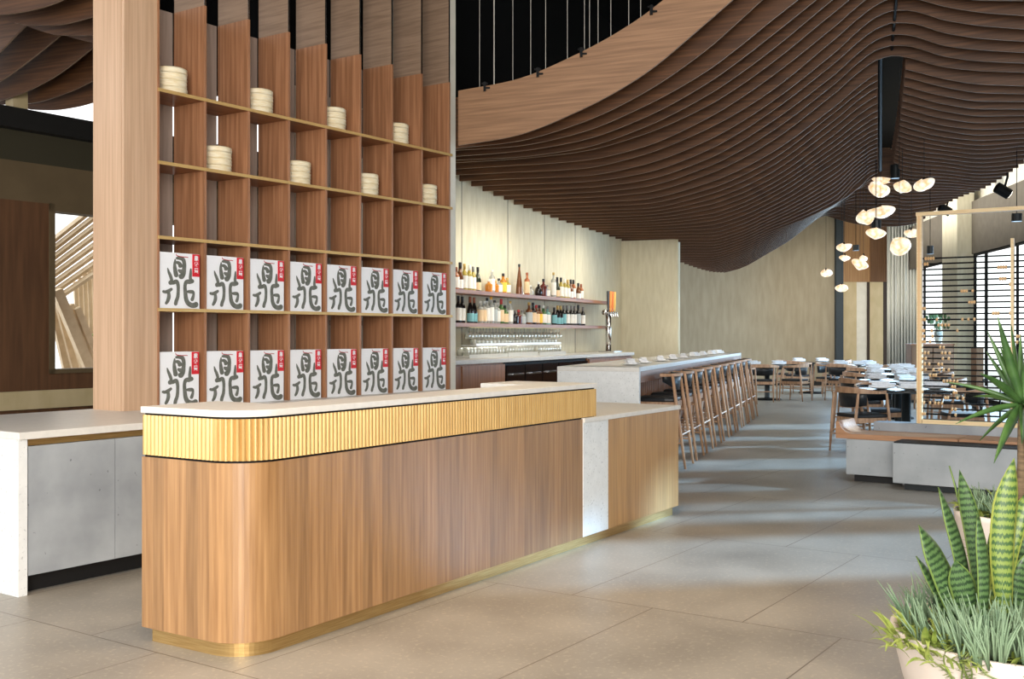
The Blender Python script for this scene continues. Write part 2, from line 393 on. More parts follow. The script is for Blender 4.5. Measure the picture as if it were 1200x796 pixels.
# ------------------------------------------------------------------ ceiling fins
COLS = [536,600,680,750,830,900,980,1028,1048,1060,1110,1150,1200]
T = {
536:[170.6,173.5,176,183,187.5,190.5,198,205,212.5,219,225,231,237,242.5,247.5,251.5,255.5,259,262,265,268,271,273.5,276,278.5,281,283.5,287],
600:[160,166.6,171.9,178,184.5,186.5,194,202,209.5,216.5,223,229,234,240,244.5,248.5,252.5,256,259.5,262.5,265.5,269,271.5,274,276.5,279,281.5,285],
680:[129,144,155.3,164.8,173.9,177.8,188.4,197.7,206.5,213.4,220.1,226,231.7,237.5,242.5,246.7,250.7,254.5,258,261,264,267,270,272.5,275,278,280.5,284],
750:[90,111,126.6,139.8,151,158.8,173.2,182.4,194,203.8,212,219.7,226.6,234,239.4,244.8,248.7,252.5,256,259.2,262.3,265.5,268.5,271.5,274.3,277,279.8,282.7],
830:[24.5,56.3,81.7,96.5,110.7,123.3,137.7,150.3,163.9,175.4,185.7,195,204,214,221.5,228,234.4,240,245.6,251,255.3,259.7,264.2,268.7,273.2,277,281,284.5,287.8,291,294.3,297.5,300.5,303.3,305.8,308,310,311.8,313.5,315,316.3,317.5,318.6,319.6,320.5,321.3,322],
900:[-36,-6,27,44.6,61.6,76.6,92.3,108.8,122,133.3,145.3,156.6,168,181.2,189.4,197,204.5,211.4,217.7,223.3,228.4,233.6,239,244,248.5,253,257,260.4,264,267.3,270.5,273.2,275.7,278,280.2,282.2,284,285.7,287.2,288.6,290,291.3,292.5,293.7,294.8,295.9,297],
980:[-95,-62,-36,-19,-4,12,29,44,59.7,72,85.4,96.5,107.6,123.3,130,139,147,156,163.5,170.4,176.7,182.3,189,195.7,202.6,208,213.3,218.3,223.3,229,234,238,239.3,239.8,240.3,240.8,241,241.3,241.6,242,242.6,243.6,245,247.5,250,253,256.5],
1028:[-128,-98,-73,-54,-40,-25,-10,5,19,33,46,58,70,86,94.4,102.6,112,120.8,129.6,137,144,151,156.6,162,167.5,172.5,177,181.5,186,190,194,198,201,205,209,213,217.5,222,227,232,237,242,247,252,256.5,261,265],
1048:[-140,-110,-85,-66,-50,-34,-18,-3,12,26.4,40,53,65,79,88,97,106,115,123.5,131,138.5,145.5,152,158,164,169.5,175,180.5,185.5,190.5,195.5,200,205,209.5,214,218,222,226,230,234.5,239,244,248.5,253,257.5,262,266.5],
1060:[-136,-106,-82,-63,-47,-32,-17,-3,11.6,26.4,40.5,53.4,66.6,81,90.4,100.7,109.5,118.6,127,134.6,142,149,156,162,168.5,174.4,180,185,190,195,200,204.5,209,213,217,221,225,229,233,237,241,245.5,250,254,258,262,266],
1110:[-125,-94,-70,-50,-34,-19,-5,8,24,39,54,66.6,79,93,102.6,113.2,122.7,131,139.6,147.8,154,161,166.4,171.7,176.7,181.7,186.7,191,195.5,200,204,208,211.5,215,218.3,221.5,224.7,227.8,230.8,233.7,236.5,239,241.5,244,246,248,250],
1150:[-116,-86,-62,-43,-28,-14,0,14.3,30,45,58.4,71.6,83,98.8,108.8,118.6,127.7,136,144,151.6,158.5,164.7,170.4,175.4,180.7,186,191,196,200,204,208,211.5,215,218,221,223.5,226,228,230,232,234,236,238,240,242,244,246],
1200:[-110,-80,-57,-38,-23,-10,.6,18.2,34,48.4,61.6,74,84.8,100.7,110,119,128,135.5,142.8,149.7,156,162,166.6,171,176,181,186,192,196,200,204,207,210,212,214,216,218,220,222,224,226,228,230,232,234,236,238]}
for c in (536, 600, 680, 750):
    for k in range(len(T[c]), 47): T[c].append(T[830][k]-1)
KN = 47
A0, DA = 9.04, .3136
def hermite(xs, ys, x):
    n = len(xs)
    if x <= xs[0]: return ys[0]+(ys[1]-ys[0])/(xs[1]-xs[0])*(x-xs[0])
    if x >= xs[-1]: return ys[-1]+(ys[-1]-ys[-2])/(xs[-1]-xs[-2])*(x-xs[-1])*.6
    i = max(j for j in range(n-1) if xs[j] <= x)
    d = [(ys[j+1]-ys[j])/(xs[j+1]-xs[j]) for j in range(n-1)]
    def tan(j):
        if j == 0: return d[0]
        if j == n-1: return d[-1]
        if d[j-1]*d[j] <= 0: return 0
        h0, h1 = xs[j]-xs[j-1], xs[j+1]-xs[j]
        w1, w2 = 2*h1+h0, h1+2*h0
        return (w1+w2)/(w1/d[j-1]+w2/d[j])
    h = xs[i+1]-xs[i]; t = (x-xs[i])/h
    return ys[i]*(2*t**3-3*t*t+1)+ys[i+1]*(-2*t**3+3*t*t)+h*tan(i)*(t**3-2*t*t+t)+h*tan(i+1)*(t**3-t*t)
old = list(COLS); new = {}
for c in (865, 925, 950, 965, 1005):
    new[c] = [hermite(old, [T[q][k] for q in old], c) for k in range(KN)]
def fill(c, k0, v1):
    v0 = new[c][k0]
    for k in range(k0+1, KN): new[c][k] = v0+(v1-v0)*(k-k0)/(KN-1-k0)
fill(865, 36, 315.5); fill(925, 31, 282); fill(950, 31, 262.5); fill(965, 31, 252.6)
for k in range(32, KN): new[1005][k] = 221.3 if k < 36 else 221+(k-36)*4.2
for i, k in enumerate(range(31, KN)):
    T[980][k] = 238.6+min(i, 11)*.3 if k < 43 else 242+(k-42)*3.7
    T[1028][k] = 198+i*4.5
T.update(new); COLS = sorted(T)
T[1048][46] = 265.5; T[1060][46] = 264.5
CT, ST = cos(R(25)), sin(R(25))
def Yat(a, px): return a/(CT+(px-CX)/F*ST)
def fin_piece(a, pxs, pyf, name, m, depth=.5, thick=.02):
    pts = []
    for px in pxs:
        Y = Yat(a, px); X = (px-CX)/F*Y
        b = X*CT-Y*ST
        pts.append((-b, H+(HY-pyf(px))*Y/F))
    mb = MB(); n = len(pts); v = mb.v
    for (y, z) in pts: v += [(0,y,z), (thick,y,z), (thick,y,z+depth), (0,y,z+depth)]
    for i in range(n-1):
        p, q = 4*i, 4*(i+1)
        mb.face((p, q, q+1, p+1), 1); mb.face((p+1, q+1, q+2, p+2)); mb.face((p+2, q+2, q+3, p+3)); mb.face((p+3, q+3, q, p))
    mb.face((0,1,2,3)); mb.face((4*n-1, 4*n-2, 4*n-3, 4*n-4))
    w = BW.w(a, 0)
    # rebase so that the object's origin is its own lowest point
    y0, z0 = min(pts, key=lambda q: q[1])
    mb.v = [(x, y-y0, z-z0) for (x, y, z) in mb.v]
    wl = BW.w(a, y0)
    return mb.build(name, [m, M['fin_edge']], loc=(wl[0], wl[1], z0), rz=BW.rz)
def b_px(a, b):  # image column of a point (a, b)
    X, Y = a*ST+b*CT, a*CT-b*ST
    return CX+F*X/Y
fins = []
for k in range(KN):
    a = A0+DA*k
    ys = [T[c][k] for c in COLS]
    f = lambda px, ys=ys: hermite(COLS, ys, px)
    if k <= 27: p0 = b_px(a, -WY)
    else: p0 = b_px(a, -WY+.3)
    if k == 0: p0 = 537
    p1 = 1262 if k < 27 else 1200-(k-27)*(1200-1078)/19
    def run(q0, q1):
        n = max(3, int((q1-q0)/9)); return [q0+(q1-q0)*i/n for i in range(n+1)]
    nm = 'ceiling_fin'
    if 12 < k <= 32:
        pr = 1061-(k-13)*16/19
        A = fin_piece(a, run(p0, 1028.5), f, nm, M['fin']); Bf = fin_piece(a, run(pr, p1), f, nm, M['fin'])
        tag(A, 'bar-side half fin cut by the black slot, %s row behind the pale fascia' % nth(k), 'ceiling fin', 'curved walnut fins of the wave ceiling')
        tag(Bf, 'window-side half fin cut by the black slot, %s row behind the pale fascia' % nth(k), 'ceiling fin', 'curved walnut fins of the wave ceiling')
        continue
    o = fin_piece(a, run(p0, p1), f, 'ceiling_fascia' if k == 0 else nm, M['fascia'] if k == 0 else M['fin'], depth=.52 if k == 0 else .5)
    if k == 0:
        tag(o, 'broad pale front fascia board of the wave ceiling, hung on thin rods', 'ceiling fascia'); fascia = o
    else:
        tag(o, 'full-width curved walnut ceiling fin, %s behind the broad front fascia' % nth(k), 'ceiling fin', 'curved walnut fins of the wave ceiling')
# fins over the back room, seen beside the pilaster
LEFT = [
 (9.0, [(-60,14),(0,17),(40,11),(72,0),(112,-25),(180,-80)]),
 (9.4, [(-60,-5),(0,21.5),(30,29),(60,29.5),(110,19),(180,-8)]),
 (9.8, [(-60,-25),(0,14),(30,30),(70,41),(112,41.5),(180,34)]),
 (10.2, [(-60,-30),(30,20),(72,40),(112,50),(180,54)]),
 (10.6, [(-70,112),(0,60),(30,30),(60,10),(180,-60)]),
 (11.0, [(-70,130),(0,95),(35,70),(72,40),(100,15),(180,-60)]),
 (11.4, [(-70,126),(-20,122),(10,115),(60,92),(112,53),(180,0)]),
 (11.8, [(-70,118),(0,122.5),(35,121),(80,108),(112,93),(180,62)]),
 (12.15, [(30,127),(36,128.4),(60,129),(90,125),(112,119),(180,100)])]
for i, (Yn, pl) in enumerate(LEFT):
    a = Yn*(CT+(50-CX)/F*ST)
    xs, ys = [p[0] for p in pl], [p[1] for p in pl]
    f = lambda px: hermite(xs, ys, px)
    n = 26; rr = [xs[0]+(160-xs[0])*q/n for q in range(n+1)]
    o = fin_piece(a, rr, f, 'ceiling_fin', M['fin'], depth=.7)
    tag(o, 'curved dark ceiling fin over the back room, %s from the entrance side' % nth(i+1), 'ceiling fin', 'curved fins over the back room')
# suspension rods and clamps of the fascia
def fz(px, k=0):
    a = A0+DA*k; Y = Yat(a, px); return (px-CX)/F*Y, Y, H+(HY-hermite(COLS, [T[c][k] for c in COLS], px))*Y/F
for i, px in enumerate((562, 579, 601, 622, 639.5, 665, 685, 691, 701, 716, 737, 751)):
    x, y, z = fz(px); y += .012
    o = MB().tube([(0,0,0), (0,0,6.6-z-.5)], (.003 if i != 1 else .006), 6).build('suspension_rod', M['rodgrey'], loc=(x, y, z+.5))
    tag(o, 'thin steel suspension rod above the front fascia, %s from the white pier' % nth(i+1), 'rod', 'suspension rods of the front fascia')
for i, px in enumerate((568, 630, 681, 763)):
    x, y, z = fz(px)
    c = MB().box(-.012,.012,-.03,.03,.47,.555).box(.012,.05,-.03,-.015,.49,.505).box(-.03,.03,-.01,.01,.535,.55)
    o = c.build('fascia_clamp', M['black'], loc=(x, y, z))
    tag(o, 'small black clamp on the top edge of the fascia, %s from the white pier' % nth(i+1), 'clamp', 'black clamps on the fascia')
# lighting slot: black channel and track with cylinder spots
def slot_pt(px, k, py): a = A0+DA*k; Y = Yat(a, px); return ((px-CX)/F*Y, Y, Z(py, Y))
s1, s2 = slot_pt(1031.5, 12.6, 66), slot_pt(1031.5, 31.5, 203)
tr = thing('track_light', 'black lighting track with a drum spot, hung in the ceiling slot', 'track light', s1)
d = [s2[i]-s1[i] for i in range(3)]
MB().tube([(0,0,.05), (d[0],d[1],d[2]+.05)], .028, 8).build('track', M['black'], tr)
MB().lathe([(0,-.02),(.075,-.02),(.075,.2),(.02,.2),(0,.2)], (d[0]+.07, d[1]-.5, d[2]-.14), 16).build('drum_spot', M['steel_dark'], tr, smooth=False)
MB().tube([(d[0]+.07,d[1]-.5,d[2]+.04),(d[0]+.07,d[1]-.5,d[2]+.3)], .01, 6).build('stem', M['black'], tr)
q1, q2 = slot_pt(1045, 13, 20), slot_pt(1037, 32, 120)
mb = MB(); L0 = math.hypot(q2[0]-q1[0], q2[1]-q1[1])
for sx in (-.24, .42): mb.box(0, L0, -sx-.01, -sx+.01, 0, 1.2)
ch = mb.build('slot_lining', M['void'], loc=(q1[0], q1[1], 5.35), rz=math.atan2(q2[1]-q1[1], q2[0]-q1[0]))
tag(ch, 'matt black lining boards above the lighting slot of the ceiling', 'slot lining')
s3, s4 = slot_pt(1050.5, 7, -4), slot_pt(1044.5, 12.5, 62)
jt = MB().tube([(0,0,-.012), tuple(s4[i]-s3[i]-(.012 if i == 2 else 0) for i in range(3))], .016, 6).build('ceiling_joint_strip', M['black'], loc=s3)
tag(jt, 'thin black strip joining the fin halves in front of the ceiling slot', 'joint strip')


# ------------------------------------------------------------------ reception desk
RF = Frame(32.5, -1.152, 4.610)
def rounded(x0, y0, x1, y1, r, n=14):
    """outline, corner (x0,y0) rounded; runs from the back of the left end, round the corner, along the front"""
    p = [(x0, y1)]
    for i in range(n+1):
        t = pi + (pi/2)*i/n
        p.append((x0+r+r*cos(t), y0+r+r*sin(t)))
    p.append((x1, y0)); return p
desk = thing('reception_desk', 'curved-end wooden reception desk with fluted gold band and white ledge', 'desk', RF.loc(), RF.rz)
def solid(outline, yb, x1): return outline+[(x1, yb)]
pl = rounded(.035, .035, 4.55, .63, .19)+[(4.55, .63)]
MB().prism(pl, 0, .072).build('plinth', M['brass'], desk, smooth=False)
pn = rounded(0, 0, 3.02, .66, .215)+[(3.02, .66)]
MB().prism(pn, .07, .856).build('body_panel', M['oak_front'], desk)
MB().prism([(3.38,0),(4.585,0),(4.585,.72),(3.38,.72)], .07, .83).build('body_panel', noise_mat('pale_striped_veneer', (164,122,72), (192,150,98), (14,.5,1), 3.2, .38, 5, coord='UV', planks=(0,.075,.08), pos=(.3,.7)), desk)
MB().box(3.02, 3.38, -.004, .72, .07, .83).build('waterfall_panel', M['quartz_pale'], desk)
MB().box(3.02, 4.598, -.016, .74, .83, .862).build('low_countertop', M['quartz'], desk, bevel=.003)
gp = rounded(.010, .010, 3.2, .65, .205)+[(3.2, .65)]
MB().prism(gp, .855, .866).build('shadow_gap', M['black'], desk)
MB().prism(gp, 1.049, 1.058).build('shadow_gap', M['black'], desk)
# reeded band: real half-round reeds along the outline
base = rounded(0, 0, 3.215, .66, .215, 60)
seg, acc = [], 0
for i in range(len(base)-1):
    L = math.dist(base[i], base[i+1]); seg.append((acc, L, base[i], base[i+1])); acc += L
reeds, pitch, per = [], .026, 6
N_ = int(acc/pitch)*per
for j in range(N_+1):
    s = acc*j/N_
    a0, L, p, q = next((g for g in seg if g[0] <= s <= g[0]+g[1]+1e-9), seg[-1])
    t = (s-a0)/L; x, y = p[0]+(q[0]-p[0])*t, p[1]+(q[1]-p[1])*t
    nx, ny = (q[1]-p[1])/L, -(q[0]-p[0])/L
    ph = (j % per)/per; d = .010*abs(sin(pi*ph))-.006
    reeds.append((x-nx*d*-1*-1 if False else x+(-nx)*-d, y+(-ny)*-d))
band = reeds+[(3.215, .66)]
bm_ = MB().prism(band, .866, 1.049)
bm_.build('fluted_band', M['flute'], desk)
led = rounded(-.005, -.005, 3.222, .665, .22)
led = led+[(3.222, .66), (2.78, .66), (2.78, .31), (.46, .31), (.46, .665)]
MB().prism(led, 1.058, 1.088).build('ledge_top', M['quartz'], desk, bevel=.003)
MB().box(2.80, 3.2, .31, .64, .86, 1.056).build('return_panel', M['flute'], desk)
MB().box(.5, 2.78, .25, .70, .72, .76).build('inner_worktop', M['quartz'], desk)

# ------------------------------------------------------------------ back counter under the shelf
CF = Frame(34.5)
def UVw(U, V): t = R(34.5); return (U*sin(t)+V*cos(t), U*cos(t)-V*sin(t))
ox, oy = UVw(3.27, -5.48); LC = Frame(34.5, ox, oy)
lc = thing('stone_cabinet', 'low cabinet with white waterfall end and grey concrete doors', 'cabinet', LC.loc(), LC.rz)
MB().box(0, .055, 0, 1.30, 0, .849).build('end_panel', M['quartz_pale'], lc, bevel=.002)
MB().box(.055, 4.95, .04, 1.28, .10, .849).build('carcass', M['kick'], lc)
MB().box(.07, 4.95, .09, 1.28, 0, .10).build('toe_kick', M['kick'], lc)
MB().box(.055, 4.95, .022, .04, .812, .849).build('brass_rail', M['brass'], lc)
xs = [.06, .605, 1.21, 1.815, 2.42, 3.03, 3.64, 4.25, 4.94]
for i in range(len(xs)-1):
    MB().box(xs[i]+.002, xs[i+1]-.002, .005, .04, .105, .809).build('door', M['concrete'], lc)
ct = MB().box(0, 4.95, -.01, 1.32, .849, .890).build('stone_countertop', M['quartz'], loc=LC.loc(), rz=LC.rz, bevel=.003)
tag(ct, 'long white stone top over the concrete-door cabinet, carrying the display shelf', 'countertop')

# ------------------------------------------------------------------ display shelf
ox, oy = UVw(4.59, -6.39); SF = Frame(34.5, ox, oy)
sh = thing('display_shelf', 'tall walnut display shelf of open cells with bags and steamers', 'shelf', SF.loc(0,0,.890), SF.rz)
ZB = .890
X0, CW, NC = .275, .4216, 8
ZT = 3.86
MB().box(0, X0-.003, .006, .035, 0, 6.0-ZB).build('pilaster_front', M['pilaster'], sh)
MB().box(0, .02, .041, .36, 0, 6.0-ZB).build('pilaster_side', M['pilaster'], sh)
MB().box(.02, X0-.02, .04, .34, 0, 6.0-ZB).build('pilaster_core', M['kick'], sh)
XR = X0+CW*NC
MB().box(X0-.003, X0+.012, .0, .36, 0, ZT-ZB).build('divider', M['walnut'], sh)
for i in range(1, NC+1):
    x = X0+CW*i
    MB().box(x-.011, x+.011, .004, .352, 0, ZT-ZB).build('divider', M['walnut'], sh)
    o = MB().box(x-.008, x+.008, .01, .352, ZT-ZB, 6.0-ZB).build('upper_fin', M['pale_fin'], sh); o['label'] = 'paler horizontally grained fin above the divider'
    MB().box(x-.008, x+.008, .006, .01, ZT-ZB, 6.0-ZB).build('fin_edge', M['chrome'], o)
for i in range(NC):
    x = X0+CW*i
    MB().box(x+.012, x+CW-.016, .36, .378, 0, ZT-ZB).build('back_panel', M['back_panel'], sh)
for z in (1.585, 2.10, 2.632, 3.148):
    o = MB().box(X0-.0, XR+.03, .0, .354, z-ZB, z-ZB+.022).build('shelf_board', M['walnut_board'], sh)
    MB().box(X0-.004, XR+.034, -.006, .0, z-ZB-.001, z-ZB+.023).build('brass_edge', M['brass_edge'], o)
# white pier closing the shelf and the black void behind the back room
struct(MB().box(XR+.012, XR+.115, .02, 1.0, 0, 6.6).build('wall_pier', M['white_wall'], loc=SF.loc(), rz=SF.rz))

# ------------------------------------------------------------------ paper bags
def catmull(pts, n=7):
    out = []
    for i in range(len(pts)-1):
        p0 = pts[max(i-1,0)]; p1, p2 = pts[i], pts[i+1]; p3 = pts[min(i+2, len(pts)-1)]
        for j in range(n):
            t = j/n
            out.append(tuple(.5*((2*p1[q])+(-p0[q]+p2[q])*t+(2*p0[q]-5*p1[q]+4*p2[q]-p3[q])*t*t+(-p0[q]+3*p1[q]-3*p2[q]+p3[q])*t**3) for q in range(len(p1))))
    out.append(pts[-1]); return out
BWD, BH, BD = .352, .402, .13
def brush(mb, pts, y, k=.0017):
    """pts: (px, py, width) in the coordinates of the printed face, 500 x 680"""
    c = catmull(pts, 6); n = len(c); Lp, Rp = [], []
    for i in range(n):
        a, b = c[max(i-1,0)], c[min(i+1,n-1)]
        dx, dy = b[0]-a[0], b[1]-a[1]; L = math.hypot(dx, dy) or 1; nx, ny = -dy/L, dx/L; w = c[i][2]/2*1.32
        Lp.append((c[i][0]+nx*w, c[i][1]+ny*w)); Rp.append((c[i][0]-nx*w, c[i][1]-ny*w))
    def cap(i, sgn):
        a = c[i]; b = c[i+(1 if i == 0 else -1)]
        ang = math.atan2(a[1]-b[1], a[0]-b[0]); w = a[2]/2
        return [(a[0]+w*cos(ang+t), a[1]+w*sin(ang+t)) for t in (pi/2*q/4*sgn for q in range(-3, 4))]
    poly = Lp + [q for q in cap(n-1, -1)] + Rp[::-1] + [q for q in cap(0, -1)]
    # triangulated as quads along the stroke plus fans at the ends
    T3 = lambda p: ((p[0]/500)*BWD, y, BH*(1-p[1]/680))
    b0 = len(mb.v); mb.v += [T3(p) for p in Lp]+[T3(p) for p in Rp]
    for i in range(n-1): mb.face((b0+i, b0+i+1, b0+n+i+1, b0+n+i))
    for i in (0, n-1):
        bb = len(mb.v); T4 = lambda p: (T3(p)[0], y-.00012, T3(p)[2]); mb.v.append(T4(c[i])); w = c[i][2]/2*1.32
        for q in range(13): mb.v.append(T4((c[i][0]+w*cos(2*pi*q/12), c[i][1]+w*sin(2*pi*q/12))))
        for q in range(12): mb.face((bb, bb+1+q, bb+2+q))
STROKES = [
 [(192,85,14),(186,140,26),(190,200,36),(204,272,44)],
 [(212,66,22),(250,62,36),(290,76,38),(306,130,36),(302,200,40),(296,250,42),(272,288,48),(262,284,44)],
 [(206,118,26),(236,124,34),(258,152,40),(252,160,34)],
 [(240,214,26),(262,226,40),(292,238,26)],
 [(98,196,10),(112,240,24),(134,290,30),(146,338,30),(132,372,38)],
 [(132,368,40),(170,366,36),(206,352,38),(226,394,32),(228,470,30),(222,540,32),(204,590,34),(196,624,34)],
 [(48,480,26),(74,484,30),(110,470,32),(142,448,26)],
 [(108,490,30),(112,540,34),(98,590,32),(80,620,26)],
 [(386,190,16),(384,240,26),(380,300,30),(392,340,34)],
 [(402,338,40),(368,346,44),(330,352,38),(312,400,32),(316,480,36),(326,560,40),(352,612,44),(400,638,48),(440,634,50),(452,624,48)],
 [(350,470,26),(384,470,34),(410,474,34),(420,500,24),(412,540,30),(402,566,32)],
]
def make_bag(label):
    t = thing('paper_bag', label, 'bag', (0,0,0), 0, 'printed paper bags')
    mb = MB()
    mb.v += [(0,0,0),(BWD,0,0),(BWD,BD,0),(0,BD,0),(0,0,BH),(BWD,0,BH),(BWD,BD,BH),(0,BD,BH),(.0035,BD*.5,BH),(BWD-.0035,BD*.5,BH),(.016,BD*.5,.1),(BWD-.016,BD*.5,.1)]
    mb.face((0,3,2,1)); mb.face((0,1,5,4)); mb.face((2,3,7,6))
    mb.face((0,4,8,10)); mb.face((3,10,8,7)); mb.face((0,10,3)); mb.face((1,11,9,5)); mb.face((2,6,9,11)); mb.face((1,2,11))
    body = mb.build('bag_body', M['bag'], t)
    so = body.modifiers.new('s', 'SOLIDIFY'); so.thickness = .0012; so.offset = 0
    g = MB()
    for q, s in enumerate(STROKES): brush(g, s, -.0013-.0003*q)
    g.build('brushed_character', M['ink'], t)
    MB().v
    lb = MB().box(BWD*.815, BWD-.0015, -.0056, -.0009, BH*.588, BH-.002).build('red_label', M['red'], t)
    lb['label'] = 'red corner label with three white characters'
    cu = bpy.data.curves.new('tmp', 'FONT'); cu.body = '\u9f0e\n\u6cf0\n\u8c50'; cu.align_x = 'CENTER'; cu.size = .040; cu.space_line = 1.12
    cu.offset = .0010
    ob = bpy.data.objects.new('tmp', cu); COL.objects.link(ob)
    dg = bpy.context.evaluated_depsgraph_get(); dg.update()
    me = bpy.data.meshes.new_from_object(ob.evaluated_get(dg)); me.materials.clear(); me.materials.append(M['bag'])
    bpy.data.objects.remove(ob)
    for v in me.vertices: v.co = (v.co.x*.95, 0, v.co.y)
    tx = bpy.data.objects.new('label_writing', me); COL.objects.link(tx); tx.parent = lb
    cxm = BWD*.907; tx.location = (cxm, -.0064, BH*.885)
    # red ribbon handle lying on the front edge
    hb = MB(); hb.tube([(BWD*.41,-.004,BH*.952),(BWD*.47,-.006,BH*.938),(BWD*.56,-.007,BH*.932),(BWD*.64,-.006,BH*.935),(BWD*.70,-.004,BH*.932)], .0028, 6)
    hb.tube([(BWD*.41,-.004,BH*.952),(BWD*.41,.004,BH)], .002, 5)
    hb.build('ribbon_handle', M['handle_red'], t)
    return t
bag = None
rows = ((1.608, 'on the third shelf down', 'upper row'), (ZB+.001, 'behind the desk ledge', 'bottom row'))
for z, txt, rw in rows:
    for i in range(NC):
        x = X0+CW*i+.020; y = .012
        lab = 'white paper bag with brushed black character, %s, %s cell from the pilaster' % (rw, nth(i+1))
        if bag is None: bag = make_bag(lab); b = bag
        else: b = dup(bag, (0,0,0), 0, lab)
        jz = (random.random()-.5)*.04
        b.location = SF.w(x+.0, y+.006*random.random(), z); b.rotation_euler = (0,0,SF.rz+jz*.6)

# ------------------------------------------------------------------ bamboo steamers
def make_basket():
    t = thing('bamboo_steamer', 'x', 'steamer', (0,0,0), 0, 'stacked bamboo steamers')
    MB().lathe([(.116,.0),(.124,.002),(.1245,.050),(.118,.052),(.116,.050),(.114,.004),(.116,0)], n=32).build('basket_wall', M['bamboo'], t, smooth=True)
    MB().lathe([(.1248,.006),(.1268,.007),(.1268,.019),(.1248,.020)], n=32).lathe([(.1248,.032),(.1268,.033),(.1268,.046),(.1248,.047)], n=32).build('hoop', M['bamboo'], t, smooth=True)
    MB().lathe([(0,.008),(.115,.008)], n=32).build('woven_base', M['bamboo'], t)
    return t
def make_lid():
    t = thing('woven_cover', 'x', 'steamer lid', (0,0,0), 0, 'bamboo steamer lids')
    MB().lathe([(.1245,.0),(.1265,.002),(.1265,.032),(.120,.040),(.118,.036),(.118,0)], n=32).build('rim', M['bamboo'], t, smooth=True)
    MB().lathe([(.119,.036),(.08,.044),(.03,.049),(0,.050)], n=32).build('woven_top', M['bamboo'], t, smooth=True)
    return t
bk0, lid0 = make_basket(), make_lid(); fb = fl_ = True
NAMES = ('bottom', 'second', 'upper')
for z, cells, rw in ((3.171, (0,2,4,6), 'top shelf'), (2.655, (1,3,5,7), 'second shelf')):
    for c in cells:
        x, y = X0+CW*c+.225, .165
        for q in range(3):
            lab = '%s pale bamboo steamer in the stack on the %s, %s cell from the pilaster' % (NAMES[q], rw, nth(c+1))
            b = bk0 if fb else dup(bk0, (0,0,0)); fb = False
            b['label'] = lab; b.location = SF.w(x+.003*random.uniform(-1,1), y+.003*random.uniform(-1,1), z+.0525*q); b.rotation_euler = (0,0,random.random()*6)
        b = lid0 if fl_ else dup(lid0, (0,0,0)); fl_ = False
        b['label'] = 'flat bamboo lid topping the steamer stack on the %s, %s cell from the pilaster' % (rw, nth(c+1))
        b.location = SF.w(x, y, z+.0525*3); b.rotation_euler = (0,0,random.random()*6)

# ------------------------------------------------------------------ bar back
def shelf_rod(): pass
x0 = 8.6
xu, xl = BW.x_at(718, WY-.26), BW.x_at(712, WY-.26)
us = MB().box(x0, xu, WY-.27, WY, 1.90, 1.945).build('bar_shelf', M['walnut_board'], rz=BW.rz); tag(us, 'long walnut wall shelf holding the top run of bottles', 'shelf')
ls = MB().box(x0, xl, WY-.27, WY, 1.51, 1.555).build('bar_shelf', M['walnut_board'], rz=BW.rz); tag(ls, 'long walnut wall shelf holding the lower run of bottles above the stemware', 'shelf')
BY = WY-.65
zc = 1.14
xa, xb, xm1, xm2 = BW.x_at(541, BY), BW.x_at(742, BY), BW.x_at(593, BY), BW.x_at(690, BY)
tp = MB().box(xa-.9, xb, BY-.02, WY-.005, zc-.05, zc).build('back_bar_countertop', M['quartz'], rz=BW.rz, bevel=.004)
tag(tp, 'cream stone top of the back bar below the bottle shelves', 'countertop')
bc = thing('back_bar_cabinet', 'walnut cabinet below the back bar top, beside the white pier', 'cabinet', BW.w(xa-.9, BY), BW.rz)
MB().box(0, xm1-xa+.88, .03, .6, 0, zc-.052).build('carcass', M['walnut'], bc)
MB().box(.92, xm1-xa+.87, .0, .03, .1, zc-.07).build('door', M['walnut'], bc)
MB().box(.2, .88, .0, .03, .1, zc-.07).build('door', M['walnut'], bc)
fr = thing('back_bar_fridge', 'black glass-fronted under-counter fridge in the back bar', 'fridge', BW.w(xm1, BY), BW.rz)
Lf = xm2-xm1
MB().box(.01, Lf-.01, .04, .6, 0, zc-.052).build('carcass', M['black'], fr)
blackglass = mat('black_glass', (18,20,24), .12, spec=.6)
for i in range(5):
    a = .02+i*(Lf-.04)/5; d = MB().box(a, a+(Lf-.04)/5-.02, 0, .04, .1, zc-.09).build('door', blackglass, fr)
    MB().tube([(a+.12,-.03,zc-.20),(a+.42,-.03,zc-.20)], .010, 6).box(a+.13,a+.15,-.03,0,zc-.21,zc-.19).box(a+.39,a+.41,-.03,0,zc-.21,zc-.19).build('handle', M['chrome'], d)
ec = thing('beer_cabinet', 'short walnut cabinet under the beer tower end of the back bar', 'cabinet', BW.w(xm2, BY), BW.rz)
MB().box(.01, xb-xm2-.02, .03, .6, 0, zc-.052).build('carcass', M['walnut'], ec)
MB().box(.03, xb-xm2-.04, 0, .03, .1, zc-.07).build('door', M['walnut'], ec)
# beer tower
x = BW.x_at(713, WY-.35)
bt = thing('beer_tower', 'chrome T-shaped beer tower with coloured tap handles on the back bar', 'beer tap', BW.w(x, WY-.35, zc), BW.rz)
MB().box(-.1,.28,-.13,.13,.0,.02).build('drip_tray', M['chrome'], bt)
MB().tube([(0,0,.02),(0,0,.62)], .045, 14).build('column', M['chrome'], bt, smooth=True)
MB().tube([(-.2,0,.62),(.22,0,.62)], .04, 12).build('manifold', M['chrome'], bt, smooth=True)
for i, c in enumerate(((40,42,44), (236,150,50), (224,120,36), (232,190,90))):
    xx = -.15+.1*i
    s_ = MB().tube([(xx,-.03,.62),(xx,-.09,.62),(xx,-.10,.55)], .012, 8).build('spout', M['chrome'], bt)
    hm = mat('tap_handle_%d' % i, c, .4)
    MB().tube([(xx,-.05,.64),(xx,-.05,.70),(xx,-.05,.95)], [.010,.018,.026], 8).build('tap_handle', hm, s_)

